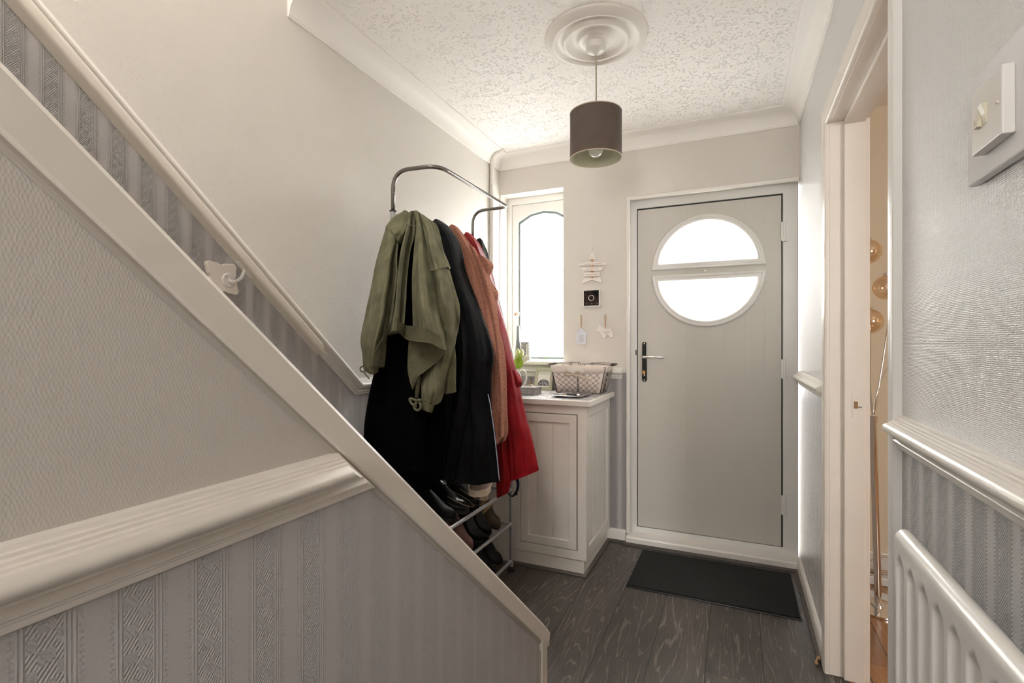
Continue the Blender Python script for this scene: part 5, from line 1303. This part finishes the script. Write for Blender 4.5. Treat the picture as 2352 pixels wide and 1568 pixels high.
# red raincoat
k4 = thing('raincoat', 'bright red nylon raincoat reaching down to the shoe shelves', 'coat', tuple(at(1180, 1090, 2.25)))
rc = [[(1062, 545, 2.31), (1067, 535, 2.30), (1074, 533, 2.30), (1081, 538, 2.31)],
      [(1070, 560, 2.28), (1080, 556, 2.265), (1090, 556, 2.265), (1097, 560, 2.29)],
      [(1080, 590, 2.26), (1092, 590, 2.24), (1103, 592, 2.24), (1112, 597, 2.27)],
      [(1090, 640, 2.245), (1105, 640, 2.22), (1118, 642, 2.22), (1129, 648, 2.25)],
      [(1100, 700, 2.235), (1115, 698, 2.205), (1128, 696, 2.205), (1140, 695, 2.24)],
      [(1110, 760, 2.23), (1128, 758, 2.19), (1145, 757, 2.19), (1158, 758, 2.235)],
      [(1120, 806, 2.225), (1138, 806, 2.185), (1155, 806, 2.185), (1170, 806, 2.23)],
      [(1125, 850, 2.225), (1145, 850, 2.18), (1165, 850, 2.18), (1182, 848, 2.225)],
      [(1130, 900, 2.22), (1150, 900, 2.175), (1172, 900, 2.175), (1193, 900, 2.225)],
      [(1130, 960, 2.22), (1155, 960, 2.17), (1182, 958, 2.17), (1206, 957, 2.225)],
      [(1135, 1020, 2.22), (1162, 1022, 2.17), (1194, 1018, 2.17), (1222, 1012, 2.225)],
      [(1140, 1085, 2.22), (1168, 1103, 2.175), (1202, 1094, 2.175), (1237, 1079, 2.225)]]
drape('coat_body', rc, M['red'], k4, thick=.09, nu=56, nv=120, fold=.013, freq=6.5, seed=19, wr=.003)
drape('front_panel', [[(1132, 960, 2.17), (1146, 960, 2.155), (1160, 965, 2.17)], [(1136, 1020, 2.165), (1150, 1020, 2.145), (1166, 1030, 2.165)], [(1139, 1080, 2.16), (1155, 1082, 2.14), (1171, 1085, 2.16)], [(1140, 1108, 2.16), (1156, 1110, 2.14), (1172, 1108, 2.16)], [(1141, 1144, 2.16), (1153, 1139, 2.145), (1166, 1132, 2.16)]], M['red'], k4, thick=.04, nu=24, nv=50, fold=.006, freq=4, seed=20)
drape('pocket_flap', [[(1178, 851, 2.18), (1182, 850, 2.17), (1186, 855, 2.18)], [(1181, 870, 2.17), (1189, 872, 2.155), (1197, 877, 2.17)], [(1186, 889, 2.17), (1190, 890, 2.16), (1195, 885, 2.17)]], M['red'], k4, thick=.03, nu=14, nv=20, fold=.002, seed=21)
band('hem', [(1140, 1076, 2.22), (1168, 1093, 2.173), (1202, 1084, 2.173), (1236, 1070, 2.223)], [(1140, 1086, 2.22), (1168, 1104, 2.173), (1202, 1095, 2.173), (1237.5, 1080, 2.223)], M['red'], k4, Yo=-.012)

# dark olive coat at the far end
k5 = thing('coat', 'dark olive coat at the far end of the rack, mostly behind the red raincoat', 'coat', tuple(at(1150, 880, 2.4)))
dk = [[(1092, 560, 2.40), (1096, 549, 2.395), (1102, 546, 2.395), (1107, 551, 2.40)],
      [(1096, 580, 2.37), (1104, 577, 2.36), (1110, 577, 2.36), (1115, 585, 2.375)],
      [(1098, 620, 2.36), (1107, 620, 2.34), (1115, 620, 2.34), (1122, 626, 2.36)],
      [(1108, 690, 2.35), (1120, 690, 2.33), (1133, 690, 2.33), (1144, 694, 2.355)],
      [(1115, 760, 2.35), (1132, 760, 2.325), (1149, 760, 2.325), (1163, 763, 2.35)],
      [(1125, 830, 2.35), (1143, 830, 2.32), (1163, 830, 2.32), (1179, 832, 2.35)],
      [(1130, 900, 2.35), (1150, 902, 2.32), (1170, 900, 2.32), (1188, 896, 2.35)]]
drape('coat_body', dk, M['olive'], k5, thick=.06, nu=30, nv=60, fold=.006, freq=4, seed=22)

# navy strap on the front post
bs = thing('bag_strap', 'navy webbing strap looped round the front post of the shoe rack', 'strap', tuple(at(1178, 1140, 2.43)))
bm = new(); sp_ = [at(1172, 1100, 2.40), at(1186, 1098, 2.40), at(1190, 1112, 2.42), at(1187, 1128, 2.42), at(1178, 1139, 2.42), at(1170, 1136, 2.42), at(1164, 1128, 2.42)]
tube(bm, sp_, .009, 8, smooth=24, ry=.35); obj('webbing', bm, M['navy'], bs, smooth='all')
bm = new(); box(bm, *sorted((at(1182, 0, 2.41).x, at(1188, 0, 2.41).x)), 2.405, 2.415, at(1184, 1136, 2.41).z, at(1184, 1129, 2.41).z); obj('buckle', bm, M['blackp'], bs)
